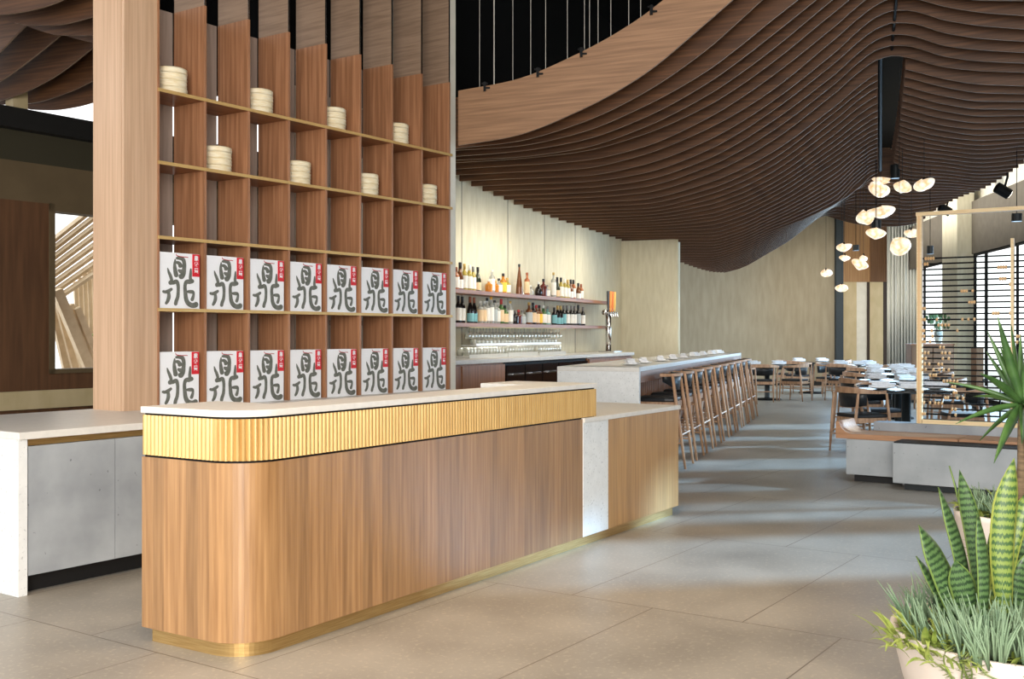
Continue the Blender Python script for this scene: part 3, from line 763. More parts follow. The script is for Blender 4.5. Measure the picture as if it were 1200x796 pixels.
# bottles
def bmat(n, rgb, tr=.35, rough=.08): return mat(n, rgb, rough, 0, .5, Transmission_Weight=tr)
G = {'black': bmat('bottle_black', (24,20,20), 0), 'green': bmat('bottle_dark_green', (34,42,24), 0), 'olive': bmat('bottle_straw', (188,168,70), .3), 'amber': bmat('bottle_amber', (214,138,40), .3),
     'brown': bmat('bottle_brown', (108,62,28), .1), 'clear': bmat('bottle_clear', (222,224,216), .6), 'rose': bmat('bottle_copper', (198,122,78), .3), 'teal': bmat('bottle_teal', (142,196,184), .3), 'red': bmat('bottle_deep_red', (92,34,26), .1), 'leaf': bmat('bottle_leaf_green', (70,110,52), .2)}
LB = {'white': mat('label_white', (234,232,224), .6), 'tan': mat('label_tan', (226,198,158), .6), 'teal': mat('label_teal', (120,178,184), .6), 'yellow': mat('label_yellow', (240,196,70), .6), 'grey': mat('label_grey', (176,184,184), .6)}
CP = {'black': mat('cap_black', (28,28,30), .4), 'gold': mat('cap_gold', (206,172,100), .35, .4), 'white': mat('cap_white', (232,232,226), .5), 'grey': mat('cap_grey', (132,128,126), .4), 'red': mat('cap_red', (200,60,60), .5), 'yellow': mat('cap_yellow', (236,176,60), .5), 'copper': mat('cap_copper', (150,86,56), .4)}
SHAPE = {
 'wine': [(0,0),(.036,0),(.038,.01),(.038,.17),(.034,.195),(.018,.225),(.0145,.24),(.0145,.27)],
 'slope': [(0,0),(.039,0),(.041,.01),(.041,.13),(.034,.17),(.02,.215),(.0145,.24),(.0145,.27)],
 'squat': [(0,0),(.046,0),(.048,.01),(.048,.12),(.044,.14),(.022,.155),(.016,.165),(.016,.19)],
 'round': [(0,0),(.038,0),(.050,.03),(.052,.07),(.044,.12),(.022,.15),(.015,.16),(.015,.19)],
 'tall': [(0,0),(.036,0),(.038,.01),(.038,.19),(.034,.21),(.018,.225),(.015,.24),(.015,.27)],
 'cone': [(0,0),(.046,0),(.048,.01),(.036,.14),(.022,.24),(.013,.30),(.013,.33)],
 'mini': [(0,0),(.026,0),(.028,.006),(.028,.08),(.014,.10),(.012,.12)]}
def bottle(shape, g, lb, cp, h):
    pr = SHAPE[shape]; top = pr[-1][1]; sc = h/(top+.03)
    t = thing('bottle', 'x', 'bottle')
    pr = [(r, z*sc) for r, z in pr]
    MB().lathe(pr, n=14).build('bottle_glass', G[g], t, smooth=True)
    rn, zt = pr[-1]
    cap_lo = zt-.035*sc if shape in ('wine','slope') else zt-.004
    MB().lathe([(0,cap_lo),(rn+.0025,cap_lo),(rn+.0035,h-.004),(rn+.001,h),(0,h)], n=10).build('cap', CP[cp], t, smooth=True)
    if lb:
        rb = max(r for r, z in pr)+.0015; body = [z for r, z in pr if r > .8*rb]
        zb = max(body)
        if shape == 'cone': prof = [(pr[2][0]+.001, .02), (pr[2][0]-.004, .055)]
        else: prof = [(rb, zb*.14), (rb, zb*.86)]
        MB().lathe(prof, n=14).build('label_wrap', LB[lb], t, smooth=True)
    return t
CW_ = {'black':'black','green':'dark green','olive':'straw-coloured','amber':'amber','brown':'brown','clear':'clear','rose':'copper-coloured','teal':'pale teal','red':'deep red','leaf':'leaf green'}
SW_ = {'wine':'wine bottle','slope':'sloping-shouldered bottle','squat':'squat liquor bottle','round':'round-bellied bottle','tall':'tall straight bottle','cone':'tall conical bottle','mini':'small bottle'}
UP = [(534.6,'wine','rose','white','copper',.27),(539,'slope','brown','white','black',.33),(544.3,'wine','olive','white','gold',.32),(550,'wine','olive','white','white',.315),(554.4,'wine','olive','white','grey',.30),(560,'slope','green','tan','black',.30),
 (572.8,'squat','amber',None,'white',.16),(576.6,'tall','clear','white','white',.29),(580.4,'squat','amber',None,'gold',.16),(584.6,'squat','clear','white','black',.19),(589.6,'squat','amber','yellow','black',.26),(594.4,'squat','olive','white','gold',.21),
 (608.5,'cone','brown',None,'black',.41),(611.8,'mini','clear','white','white',.05),(617.6,'tall','rose','tan','copper',.31),(621.5,'squat','clear',None,'white',.14),(631,'round','black',None,'white',.20),(636.8,'squat','red',None,'black',.25),(640.8,'squat','clear','white','grey',.17),
 (648.7,'tall','clear','white','gold',.36),(653,'slope','green','tan','black',.30),(657.4,'wine','olive','white','black',.30),(661.7,'wine','olive','white','white',.29),(665.4,'wine','olive','white','gold',.28),(668.8,'slope','brown','white','black',.29),(672,'wine','rose','white','black',.29),(677.6,'slope','brown','white','black',.25),(681,'wine','rose','white','copper',.24)]
LO = [(537,'wine','black','white','black',.32),(541.7,'wine','black','white','black',.315),(551,'slope','black','teal','copper',.32),(555.6,'slope','black','teal','copper',.315),(562.8,'tall','clear','tan','white',.28),(567,'tall','clear','tan','white',.28),(570.8,'tall','clear','white','black',.32),(575.6,'tall','clear','white','yellow',.34),(579.6,'tall','clear','grey','black',.30),(583,'tall','clear','white','white',.27),
 (587.3,'wine','leaf','tan','red',.32),(591.8,'squat','leaf','tan','black',.24),(598,'tall','clear','white','gold',.30),(603.6,'squat','black',None,'grey',.18),(607.6,'squat','red',None,'red',.19),(612.2,'squat','clear','grey','grey',.19),
 (620,'squat','brown','grey','gold',.30),(624.6,'squat','black','tan','black',.30),(628.4,'squat','brown','tan','red',.27),(632,'squat','brown','yellow','black',.27),(636.6,'squat','leaf','white','white',.27),(641.6,'squat','teal','white','grey',.26),(649.5,'wine','black','teal','black',.25),(653.4,'slope','black','teal','gold',.28),(656.8,'slope','black','teal','gold',.28),(660.6,'wine','black','teal','grey',.285),(664.6,'wine','black','white','grey',.29),
 (669.6,'wine','black','white','grey',.29),(673.2,'wine','black','white','grey',.29),(677.6,'wine','black','grey','black',.31),(683,'wine','black','white','grey',.28)]
protos = {}
for row, z, nm in ((UP, 1.946, 'upper bar shelf'), (LO, 1.556, 'lower bar shelf')):
    lastx = None
    for i, (px, sp, g, lb, cp, h) in enumerate(row):
        key = (sp, g, lb, cp, h)
        yy = WY-.13
        x = BW.x_at(px, yy)
        lab = '%s %s, %s from the white pier on the %s' % (CW_[g], SW_[sp], nth(i+1), nm)
        if key not in protos: b = protos[key] = bottle(*key)
        else: b = dup(protos[key], (0,0,0))
        b['label'] = lab; b['group'] = 'bottles on the '+nm
        b.location = BW.w(x, yy, z); b.rotation_euler = (0,0,random.random()*6)
# stemware hanging, tumblers standing
wg = MB().lathe([(.034,0),(.034,-.003),(.004,-.008),(.004,-.075),(.02,-.09),(.036,-.12),(.037,-.15),(.031,-.185)], n=12).build('wine_glass', M['tumbler'], smooth=True)
tag(wg, 'stemmed wine glass hanging upside down under the lower bottle shelf', 'glass', 'hanging wine glasses')
first = True
for i in range(30):
    x = BW.x_at(548+i*3.7, WY-.14)
    o = wg if first else wg.copy()
    if not first: COL.objects.link(o)
    first = False; o.location = BW.w(x, WY-.14, 1.509); o.scale = (1,1,.76)
sr = MB().box(0, BW.x_at(660, WY-.14)-BW.x_at(546, WY-.14), -.004, .004, -.012, 0).build('glass_rail', M['brass'], loc=BW.w(BW.x_at(546, WY-.14), WY-.185, 1.510), rz=BW.rz); tag(sr, 'thin brass stemware rail under the lower bottle shelf', 'rail')
tg = MB().lathe([(0,.004),(.030,.004),(.034,.10),(.036,.10),(.032,0),(0,0)], n=12).build('tumbler', M['tumbler'], smooth=True)
tag(tg, 'small clear tumbler upturned on the white tray of the back bar', 'glass', 'tumblers on the back bar')
trs = []
for (pa, pb, zt, lab) in ((541, 586, .0, 'low white glass tray on the back bar, nearest the white pier'), (587, 622, .008, 'raised white glass tray in the middle of the back bar'), (624, 655, .0, 'low white glass tray on the back bar, towards the beer tower')):
    xa_, xb_ = BW.x_at(pa, WY-.3), BW.x_at(pb, WY-.3)
    o = MB().box(0, xb_-xa_, -.10, .12, 0, .028+zt).box(0, xb_-xa_, -.105, -.10, 0, .045+zt).build('glass_tray', M['tray'], loc=BW.w(xa_, WY-.3, zc), rz=BW.rz)
    tag(o, lab, 'tray'); n = int((xb_-xa_)/.085)
    for i in range(n):
        for rr in (0, 1):
            g = tg if not trs else tg.copy()
            if trs: COL.objects.link(g)
            trs.append(g); g.location = BW.w(xa_+.05+i*.085, WY-.34+rr*.09, zc+.028+zt)
cg = MB().lathe([(0,.004),(.036,.004),(.034,.07),(.036,.07),(.038,0),(0,0)], n=12).build('coupe_glass', M['tumbler'], smooth=True)
tag(cg, 'short wide glass on the small upper rack over the back bar', 'glass', 'glasses on the upper rack')
xa_, xb_ = BW.x_at(552, WY-.14), BW.x_at(652, WY-.14)
rk = MB().box(0, xb_-xa_, -.07, .13, -.012, 0).box(0, xb_-xa_, -.075, -.07, -.012, .02).build('glass_rack', M['china'], loc=BW.w(xa_, WY-.14, 1.29), rz=BW.rz); tag(rk, 'narrow white rack of short glasses mounted on the wall above the back bar', 'rack')
for i in range(int((xb_-xa_)/.11)):
    g = cg if i == 0 else cg.copy()
    if i: COL.objects.link(g)
    g.location = BW.w(xa_+.06+i*.11, WY-.14, 1.2915)

# ------------------------------------------------------------------ bar counter
KF = Frame(18.4, 1.28, 10.8)
KL = 9.0
bar = thing('bar_counter', 'long white-topped bar counter with ribbed walnut front', 'bar counter', KF.loc(), KF.rz)
MB().box(0, KL, 0, .86, 1.045, 1.09).build('bar_top', M['quartz'], bar, bevel=.003)
MB().box(0, .06, .002, .858, 0, 1.045).build('end_panel', M['quartz_pale'], bar)
MB().box(KL-.06, KL, .002, .858, 0, 1.045).build('end_panel', M['quartz_pale'], bar)
MB().box(.06, KL-.06, .012, .05, .93, 1.045).build('apron', M['walnut_board'], bar)
MB().box(.06, KL-.06, .40, .80, 0, 1.045).build('body', M['walnut'], bar)
rb = MB()
n = int((KL-.2)/.09)
for i in range(n): rb.box(.1+i*.09, .1+i*.09+.045, .365, .40, .12, .93)
rb.build('ribbed_front', M['walnut'], bar)
MB().tube([(.06,.335,.22),(KL-.06,.335,.22)], .018, 8).build('foot_rail', M['steel_dark'], bar)
def make_setting():
    t = thing('plate', 'x', 'plate')
    MB().lathe([(0,0),(.05,0),(.10,.010),(.125,.018),(.124,.021),(.09,.012),(0,.006)], n=24).build('dish', M['china'], t, smooth=True)
    mb = MB(); mb.box(-.13,.13,-.06,.045,.014,.036).box(-.10,.14,-.04,.06,.036,.056).box(-.13,.08,-.03,.04,.056,.074)
    o = mb.build('folded_napkin', M['linen'], t, bevel=.006)
    return t
pl0 = make_setting(); usedp = [False]
def setting(loc, rz, lab, group, sc=1.0):
    b = pl0 if not usedp[0] else dup(pl0, (0,0,0)); usedp[0] = True
    b.location = loc; b.rotation_euler = (0,0,rz); b['label'] = lab; b['group'] = group; b.scale = (sc, sc, sc*1.15)
    return b
for i, px in enumerate((739, 754, 774, 788.5, 801, 814, 824, 834, 842)):
    x = KF.x_at(px, .22)
    setting(KF.w(x, .22, 1.091), KF.rz+random.uniform(-.4,.4), 'white plate with folded napkin on the bar top, %s from the near end' % nth(i+1), 'place settings along the bar', .85)

# ------------------------------------------------------------------ bar stools
def make_stool():
    t = thing('bar_stool', 'x', 'bar stool', (0,0,0), 0, 'walnut bar stools along the bar')
    MB().prism([(-.20,-.21),(-.10,-.235),(.21,-.22),(.235,0),(.21,.22),(-.10,.235),(-.20,.21),(-.215,0)], .70, .745).build('seat', M['leather'], t, bevel=.014)
    MB().prism([(-.21,-.205),(.215,-.205),(.215,.205),(-.21,.205)], .635, .70).build('seat_frame', M['ash'], t, bevel=.004)
    for s in (-1, 1):
        MB().tube([(-.325,s*.262,0),(-.235,s*.25,.62),(-.185,s*.245,.985)], [.013,.021,.015], 8).build('leg', M['ash'], t, smooth=True)
        MB().tube([(.235,s*.225,0),(.195,s*.195,.66)], [.012,.018], 8).build('leg', M['ash'], t, smooth=True)
        MB().tube([(-.285,s*.26,.27),(.22,s*.215,.30)], .010, 6).tube([(-.25,s*.247,.60),(.19,s*.197,.60)], .010, 6).build('stretcher', M['ash'], t)
    MB().tube([(.225,-.215,.24),(.225,.215,.24)], .012, 6).tube([(-.285,-.262,.36),(-.285,.262,.36)], .010, 6).build('footrest', M['ash'], t)
    arc = [(-.02-.215*cos(q*pi/180*1.0)*.98, .285*sin(q*pi/180), .985) for q in range(-80, 81, 10)]
    rl = MB(); n = len(arc)
    for (x, y, z) in arc:
        d = math.hypot(x+.02, y) or 1; ux, uy = (x+.02)/d, y/d
        for (rr, zz) in ((.018,-.014),(.018,.016),(-.018,.020),(-.018,-.010)): rl.v.append((x+ux*rr, y+uy*rr, z+zz))
    for i in range(n-1):
        for j in range(4): rl.face((4*i+j, 4*i+(j+1)%4, 4*i+4+(j+1)%4, 4*i+4+j))
    rl.face((0,1,2,3)); rl.face((4*n-1,4*n-2,4*n-3,4*n-4))
    rl.build('back_rail', M['ash'], t, smooth=False, bevel=.004)
    bp = MB(); pa, pb = [], []
    for q in range(-72, 73, 12):
        c, s = cos(q*pi/180), sin(q*pi/180)
        drop = .05+.11*max(c,0)**1.5
        pa.append((-.02-.188*c, .255*s, 1.008)); pb.append((-.02-.17*c, .235*s, .985-drop))
    bp.strip(pa, pb); o = bp.build('backrest_pad', M['leather'], t, smooth=True); so = o.modifiers.new('s', 'SOLIDIFY'); so.thickness = .024; so.offset = 1
    return t
st0 = make_stool()
LF = Frame(18.4, 1.815, 11.32)
for i in range(10):
    s_ = .27+i*.795
    b = st0 if i == 0 else dup(st0, (0,0,0))
    where = 'nearest the desk' if i == 0 else ('last at the far bar end' if i == 9 else '%s from the desk' % nth(i+1))
    b['label'] = 'walnut bar stool with black seat and curved back, %s' % where
    b.location = LF.w(s_, .315, 0); b.rotation_euler = (0,0,LF.rz+pi/2)

# ------------------------------------------------------------------ dining tables and chairs
def make_table():
    t = thing('dining_table', 'x', 'table', (0,0,0), 0, 'round black dining tables')
    MB().lathe([(0,.715),(.54,.715),(.575,.728),(.575,.742),(.56,.75),(0,.75)], n=48).build('tabletop', M['tabletop'], t, smooth=False)
    MB().lathe([(0,.03),(.065,.03),(.055,.06),(.055,.70),(.16,.714),(0,.714)], n=20).build('pedestal', M['steel_dark'], t, smooth=True)
    MB().lathe([(0,0),(.30,0),(.31,.012),(.28,.028),(.06,.04),(0,.04)], n=32).build('base', M['black'], t, smooth=True)
    return t
def make_chair():
    t = thing('dining_chair', 'x', 'chair', (0,0,0), 0, 'walnut dining chairs with black seats')
    MB().prism([(-.20,-.20),(-.05,-.235),(.22,-.235),(.24,0),(.22,.235),(-.05,.235),(-.20,.20)], .425, .47).build('seat', M['leather'], t, bevel=.014)
    MB().prism([(-.20,-.20),(.21,-.215),(.21,.215),(-.20,.20)], .365, .425).build('seat_frame', M['ash'], t, bevel=.004)
    for s in (-1, 1):
        MB().tube([(-.27,s*.235,0),(-.235,s*.235,.43),(-.205,s*.24,.72)], [.012,.020,.015], 8).build('leg', M['ash'], t, smooth=True)
        MB().tube([(.25,s*.255,0),(.225,s*.25,.40),(.16,s*.285,.715)], [.012,.020,.013], 8).build('leg', M['ash'], t, smooth=True)
        MB().tube([(-.255,s*.235,.26),(.235,s*.252,.28)], .010, 6).build('stretcher', M['ash'], t)
    MB().tube([(-.258,-.235,.22),(-.258,.235,.22)], .010, 6).build('stretcher', M['ash'], t)
    rl = MB(); n = 0
    for q in range(-112, 113, 8):
        c, s = cos(q*pi/180), sin(q*pi/180); x, y = .03-.28*c, .31*s; hgt = .022+.028*max(c,0); z = .725+.02*max(c,0)
        d = math.hypot(c*.28, s*.31); ux, uy = -c*.28/d, s*.31/d
        for (rr, zz) in ((.016,-hgt*.5),(.016,hgt),(-.014,hgt),(-.014,-hgt*.5)): rl.v.append((x+ux*rr, y+uy*rr, z+zz))
        n += 1
    for i in range(n-1):
        for j in range(4): rl.face((4*i+j, 4*i+(j+1)%4, 4*i+4+(j+1)%4, 4*i+4+j))
    rl.face((0,1,2,3)); rl.face((4*n-1,4*n-2,4*n-3,4*n-4))
    rl.build('arm_rail', M['ash'], t, bevel=.004)
    bp = MB(); pa, pb = [], []
    for q in range(-62, 63, 12):
        c, s = cos(q*pi/180), sin(q*pi/180)
        pa.append((.03-.255*c, .285*s, .765)); pb.append((.03-.235*c, .265*s, .60-.05*c))
    bp.strip(pa, pb); o = bp.build('backrest_pad', M['leather'], t, smooth=True); so = o.modifiers.new('s', 'SOLIDIFY'); so.thickness = .02; so.offset = 1
    return t
tb0, ch0 = make_table(), make_chair(); tbu, chu = [False], [False]
def table(x, y, lab, sc=1):
    b = tb0 if not tbu[0] else dup(tb0, (0,0,0)); tbu[0] = True
    b.location = (x, y, 0); b['label'] = lab; b.scale = (sc, sc, 1); return b
def chair(x, y, ang, lab):
    b = ch0 if not chu[0] else dup(ch0, (0,0,0)); chu[0] = True
    b.location = (x, y, 0); b.rotation_euler = (0,0,ang); b['label'] = lab; return b
TB = [(1062,13.2,'nearest the bench','first'),(1053,15.7,'second from the bench','second'),(1049,18.2,'third from the bench','third'),(1045,20.9,'fourth from the bench','fourth'),(1003,23.6,'in the middle of the far floor','middle'),(951,26.0,'by the ochre far wall','far-wall'),(899,23.4,'just past the last bar stool','bar-end')]
for i, (px, Y, lab, short) in enumerate(TB):
    x = (px-CX)/F*Y
    table(x, Y, 'round black stone dining table on a dark pedestal, %s' % lab)
    dirs = {0:(198, 350, 100), 1:(195, 345), 2:(192, 345), 3:(195, 340), 4:(225, 315, 135), 5:(225, 315, 135), 6:(250, 320, 150)}[i]
    for q, dg_ in enumerate(dirs):
        an = R(dg_); cxp, cyp = x+.66*cos(an), Y+.66*sin(an)
        side = {0:'aisle side', 1:'window side', 2:'far side', 3:'bar side'}[q]
        if i == 6: side = ('near side', 'aisle side', 'bar side')[q]
        if i >= 4 and i < 6: side = ('bar side', 'bench side', 'wall side', 'window side')[q]
        chair(cxp, cyp, an+pi, 'walnut armchair with black pad on the %s of the %s table' % (side, short))
    dd = ((150, .33), (262, .36), (20, .34)) if i < 5 else ((160, .3), (20, .3))
    if i == 0: dd = ((188, .32), (262, .20), (350, .33))
    for q, (dg_, rr) in enumerate(dd):
        an = R(dg_)
        b = setting((x+rr*cos(an), Y+rr*sin(an), .751), random.random()*.8-.4, 'white napkin and plate %s on the %s table' % (('towards the aisle', 'at the middle', 'towards the windows')[q], short), 'place settings on the dining tables', 1.15)
    # low white centre dish and menus stand
extra = [(1172, 17.2, 100), (985, 26.5, 200), (932, 26.3, 300)]
chair((985-CX)/F*26.8, 26.8, R(170), 'walnut armchair with black pad against the far panelling, beyond the middle table')
chair((866-CX)/F*21.8, 21.8, R(40), 'walnut armchair with black pad half hidden behind the last bar stools')
# black metal chair by the windows
bcx, bcy, _ = P(1172, 17.6)
bk_ = thing('metal_chair', 'slim black metal chair behind the abacus screen by the windows', 'chair', (bcx, bcy, 0), R(200))
MB().box(-.22,.22,-.22,.22,.43,.46).build('seat', M['black'], bk_)
for sx in (-1, 1):
    for sy in (-1, 1): MB().tube([(sx*.23,sy*.23,0),(sx*.2,sy*.2,.44 if sx > 0 else .80)], .012, 6).build('leg', M['black'], bk_)
MB().tube([(.1,-.27,.66),(-.2,-.25,.72),(-.24,0,.74),(-.2,.25,.72),(.1,.27,.66)], .016, 6).build('arm_rail', M['black'], bk_)

# host stand, vase, narrow cabinet
hx, hy, _ = P(1093, 22.2)
hs = thing('side_cabinet', 'brown wooden service cabinet standing before the curtain end of the windows', 'cabinet', (hx, hy, 0), -R(7.5))
MB().box(-.42,.42,0,.5,.06,1.20).build('carcass', M['wood_ribbed'], hs)
MB().box(-.40,.40,.03,.45,0,.06).build('plinth', M['kick'], hs)
MB().box(-.415,-.01,-.02,0,.08,1.17).build('door', M['wood_ribbed'], hs); MB().box(.01,.415,-.02,0,.08,1.17).build('door', M['wood_ribbed'], hs)
MB().box(-.43,.43,-.025,.51,1.20,1.225).build('cabinet_top', M['walnut_board'], hs)
vx, vy, _ = P(1103, 22.3)
va = thing('vase_arrangement', 'glass vase of leafy green stems on the brown service cabinet', 'vase', (vx, vy+.15, 1.226))
MB().lathe([(0,0),(.05,0),(.07,.06),(.09,.25),(.087,.25),(.065,.06),(0,.01)], n=16).build('vase', M['tumbler'], va, smooth=True)
lv = MB()
for i in range(26):
    an = random.random()*6.28; r = .05+.2*random.random(); zt = .3+.3*random.random()
    lv.tube([(0,0,.05),(r*.3*cos(an),r*.3*sin(an),zt*.6),(r*cos(an),r*sin(an),zt)], .004, 4)
    lv.ball((r*cos(an),r*sin(an),zt), .035, .012, .05, 6, 4)
lv.build('leafy_stems', M['yucca'], va)
nx_, ny_, _ = P(1148.5, 20.3)
nc = thing('narrow_cabinet', 'narrow brown wooden cabinet standing between two window bays', 'cabinet', (nx_, ny_, 0), -R(7.5))
MB().box(-.065,.065,0,.35,.05,1.16).build('carcass', M['wood_ribbed'], nc); MB().box(-.055,.055,.02,.33,0,.05).build('plinth', M['kick'], nc)

# ------------------------------------------------------------------ bench and concrete blocks
th = 34.3
class BFrame:
    def __init__(s, ox, oy): s.ox, s.oy, s.rz = ox, oy, -R(th)
    def w(s, x, y, z=0): return (s.ox+x*cos(R(th))+y*sin(R(th)), s.oy-x*sin(R(th))+y*cos(R(th)), z)
QF = BFrame(3.487, 9.85)
bl = thing('concrete_block_bench', 'long pale concrete block in front of the oak bench, nearest the planters', 'bench block', QF.w(0,0,0), QF.rz)
MB().box(0, 4.2, 0, .30, .06, .425).build('block', M['concrete_light'], bl, bevel=.004)
MB().box(.09, 4.2, .06, .30, 0, .06).build('plinth', M['steel_dark'], bl)
MB().box(0.01, 4.2, .005, .30, .425, .438).build('shadow_strip', M['kick'], bl)
b2 = thing('concrete_bench_base', 'short pale concrete base under the aisle end of the oak bench', 'bench block', QF.w(-.52,.305,0), QF.rz)
MB().box(0, .52, 0, .48, .07, .41).build('block', M['concrete_light'], b2, bevel=.004)
MB().box(.06, .52, .07, .5, 0, .07).build('plinth', M['kick'], b2)
MB().box(.525, 4.7, .02, .48, 0, .41).build('hidden_base', M['concrete_light'], b2)
bn = thing('oak_bench', 'oak bench seat with an upswept curved end on concrete blocks', 'bench', QF.w(-.62,.305,.412), QF.rz)
pro, pri = [], []
for i in range(11):
    t = pi/2*(i/10); pro.append((.24-.24*cos(t), .24-.24*sin(t)*1.0)); pri.append((.24-.19*cos(t)*1.0, .24-.19*sin(t)))
prof = [(0, .165), (0, 0), (1.12, 0), (1.12, .05)] + [(.20-.165*cos(pi/2*i/10), .215-.165*sin(pi/2*i/10)-.05*(10-i)/10) for i in range(10, -1, -1)]
mb = MB(); n = len(prof)
for (x, z) in prof: mb.v += [(x, 0, z), (x, .49, z)]
for i in range(n): j = (i+1) % n; mb.face((2*i, 2*i+1, 2*j+1, 2*j))
mb.face([2*i for i in range(n)][::-1]); mb.face([2*i+1 for i in range(n)])
mb.build('seat_end', M['oak_bench'], bn)
MB().box(1.128, 4.8, 0, .49, .027, .05).build('seat_board', M['oak_bench'], bn)
rs = MB().box(0, 4.7, .012, .22, 0, .545).build('wall_bench_upstand', M['concrete'], loc=QF.w(-.40,.80), rz=QF.rz); struct(rs)

# abacus screen
AF = BFrame(*QF.w(.0,.92)[:2])
sc = thing('abacus_screen', 'blond wood framed screen of black rods strung with copper beads', 'screen', AF.w(0,0,.545), AF.rz)
Z0, ZTOP, SW = 0, 2.04, 2.4
for nm, bx in (('frame_post', (-.006,.042,-.03,.03,0,ZTOP)), ('frame_post', (SW,SW+.06,-.035,.035,0,ZTOP)), ('frame_top', (-.012,SW+.06,-.035,.035,ZTOP,ZTOP+.036)), ('frame_bottom', (.048,SW,-.035,.035,0,.04))):
    MB().box(*bx).build(nm, M['frame_wood'], sc)
MB().box(.845,.872,-.025,.025,.04,1.78).build('inner_post', M['frame_wood'], sc)
MB().box(0.01,.025,-.04,-.034,0,ZTOP).build('frame_groove', M['bead'], sc)
rods = []
for i in range(30):
    z = 1.62-i*.0545
    rods.append(MB().tube([(.048,0,z),(SW,0,z)], .0085, 6).build('rod', M['black'], sc))
def bead_mesh(parent, x): 
    return MB().lathe([(0,-.012),(.008,-.012),(.017,-.004),(.017,.004),(.008,.012),(0,.012)], n=8).build('bead', M['bead'], parent)
b0 = None; nb = 0
def bead(i, px):
    global b0, nb
    # x on the rod for this image column
    k = (px-CX)/F; t = R(th)
    x = (k*AF.oy-AF.ox)/(cos(t)+k*sin(t))
    if b0 is None:
        b0 = MB().lathe([(0,-.011),(.010,-.011),(.018,-.004),(.018,.004),(.010,.011),(0,.011)], n=8).build('bead', M['bead'], rods[i]); o = b0
        o.rotation_euler = (0, pi/2, 0)
    else:
        o = b0.copy(); COL.objects.link(o); o.parent = rods[i]
    o.location = (x, 0, 1.62-i*.0545); nb += 1
ROW = {0:[1085,1088,1091,1094], 1:[1084,1087], 5:[1184,1187], 2:[1170,1173,1176,1179], 4:[1172,1175,1178], 6:[1127,1130,1133,1140], 8:[1136,1139,1142],
 9:[1081,1084], 10:[1164,1167,1170,1184], 11:[1081,1084,1098,1128,1135,1142], 12:[1080,1100,1104,1108,1112], 13:[1081,1083,1092,1122], 14:[1080,1083,1093,1195,1192], 15:[1081,1084,1090,1192],
 16:[1080,1102,1106], 17:[1080,1084,1088,1104,1108,1113], 18:[1081,1085,1105,1112], 19:[1080,1084,1089,1100,1104], 20:[1081,1085,1094,1101,1106,1112], 21:[1090,1094,1097,1117],
 22:[1106,1110,1114,1118,1122], 23:[1116,1119], 24:[1081,1118,1121], 25:[1108,1111,1122,1129], 26:[1083,1090,1096,1100,1104], 27:[1116,1120], 28:[1081,1084,1120]}
for i, l in ROW.items():
    for px in l: bead(i, px)

# ------------------------------------------------------------------ pendants
def blob(name, px, py, Y, wpx, hpx, tilt, seed, lab):
    rnd = random.Random(seed); r = wpx/2*Y/F; rz_ = hpx/2*Y/F
    t = thing(name, lab, 'pendant lamp', P(px, Y, Z(py, Y)), 0, 'glowing blown-glass pendant lamps')
    mb = MB(); n, k = 22, 14; ph = [rnd.random()*6 for _ in range(6)]
    for i in range(k+1):
        u = pi*i/k-pi/2
        for j in range(n):
            p = 2*pi*j/n
            f = 1+.13*sin(2*p+ph[0])+.09*sin(3*p+ph[1]+u)+.05*sin(5*p+ph[2]+2*u)
            x, y, z = r*f*cos(u)*cos(p)/1.1, r*f*cos(u)*sin(p)/1.1, rz_*(sin(u)*(1+.12*sin(2*p+ph[3])))
            if z > 0: z *= 1-.3*max(0, cos(p+ph[4]))
            z += .10*r*sin(2*p+ph[5])*cos(u)
            a = R(tilt); mb.v.append((x*cos(a)-z*sin(a), y, x*sin(a)+z*cos(a)))
    for i in range(k):
        for j in range(n): j2 = (j+1) % n; mb.face((i*n+j, i*n+j2, (i+1)*n+j2, (i+1)*n+j))
    mb.build('glass_shade', M['lamp'], t, smooth=True)
    zt = 5.2-Z(py, Y)
    MB().tube([(0,0,rz_*.6),(0,0,rz_*.6+.05)], .014, 8).build('socket', M['black'], t)
    MB().tube([(0,0,rz_*.6+.04),(0,0,zt)], .0035, 5).build('cable', M['steel_dark'], t)
PD = [(1033.5,209,18.8,25,12,0,'topmost of the cluster, below the drum spot'),(1030,221,19.1,24,17,-22,'just under the topmost one'),(1057.5,219,16,21,13,-18,'between the cluster and the tilted long one'),(1083,216,15.2,29,12,22,'tilted long one nearest the windows'),
 (1032,248.5,18.4,31,13,5,'widest and whitest, in the middle of the cluster'),(1015,254.5,15.8,21,16,18,'overlapping the widest one on the bar side'),(1026,273.5,16.0,22,12,-6,'below the widest one'),(1054,288.5,15.0,24,19,25,'large round one hanging low beside the screen frame'),
 (1068,273.5,17,17,9,-5,'half behind the corner of the screen frame'),(989,290,19,17,9,14,'upper of the pair before the slate strip'),(990,302.5,19.5,12,7,0,'small one under the pair before the slate strip'),(1008,310,18.5,20,11,-18,'low tilted one before the amber panel'),
 (1012,303,18.2,11,7,0,'small one resting above the low tilted one'),(968,320,20,13,8,0,'lone one before the ochre wall'),(986.5,337.5,19.6,14,8,0,'lowest one, before the slate strip')]
for i, (px, py, Y, w, h, tl, lab) in enumerate(PD): blob('pendant_lamp', px, py, Y, w*1.02, h*1.05, tl, i+3, 'glowing blown-glass pendant, '+lab)
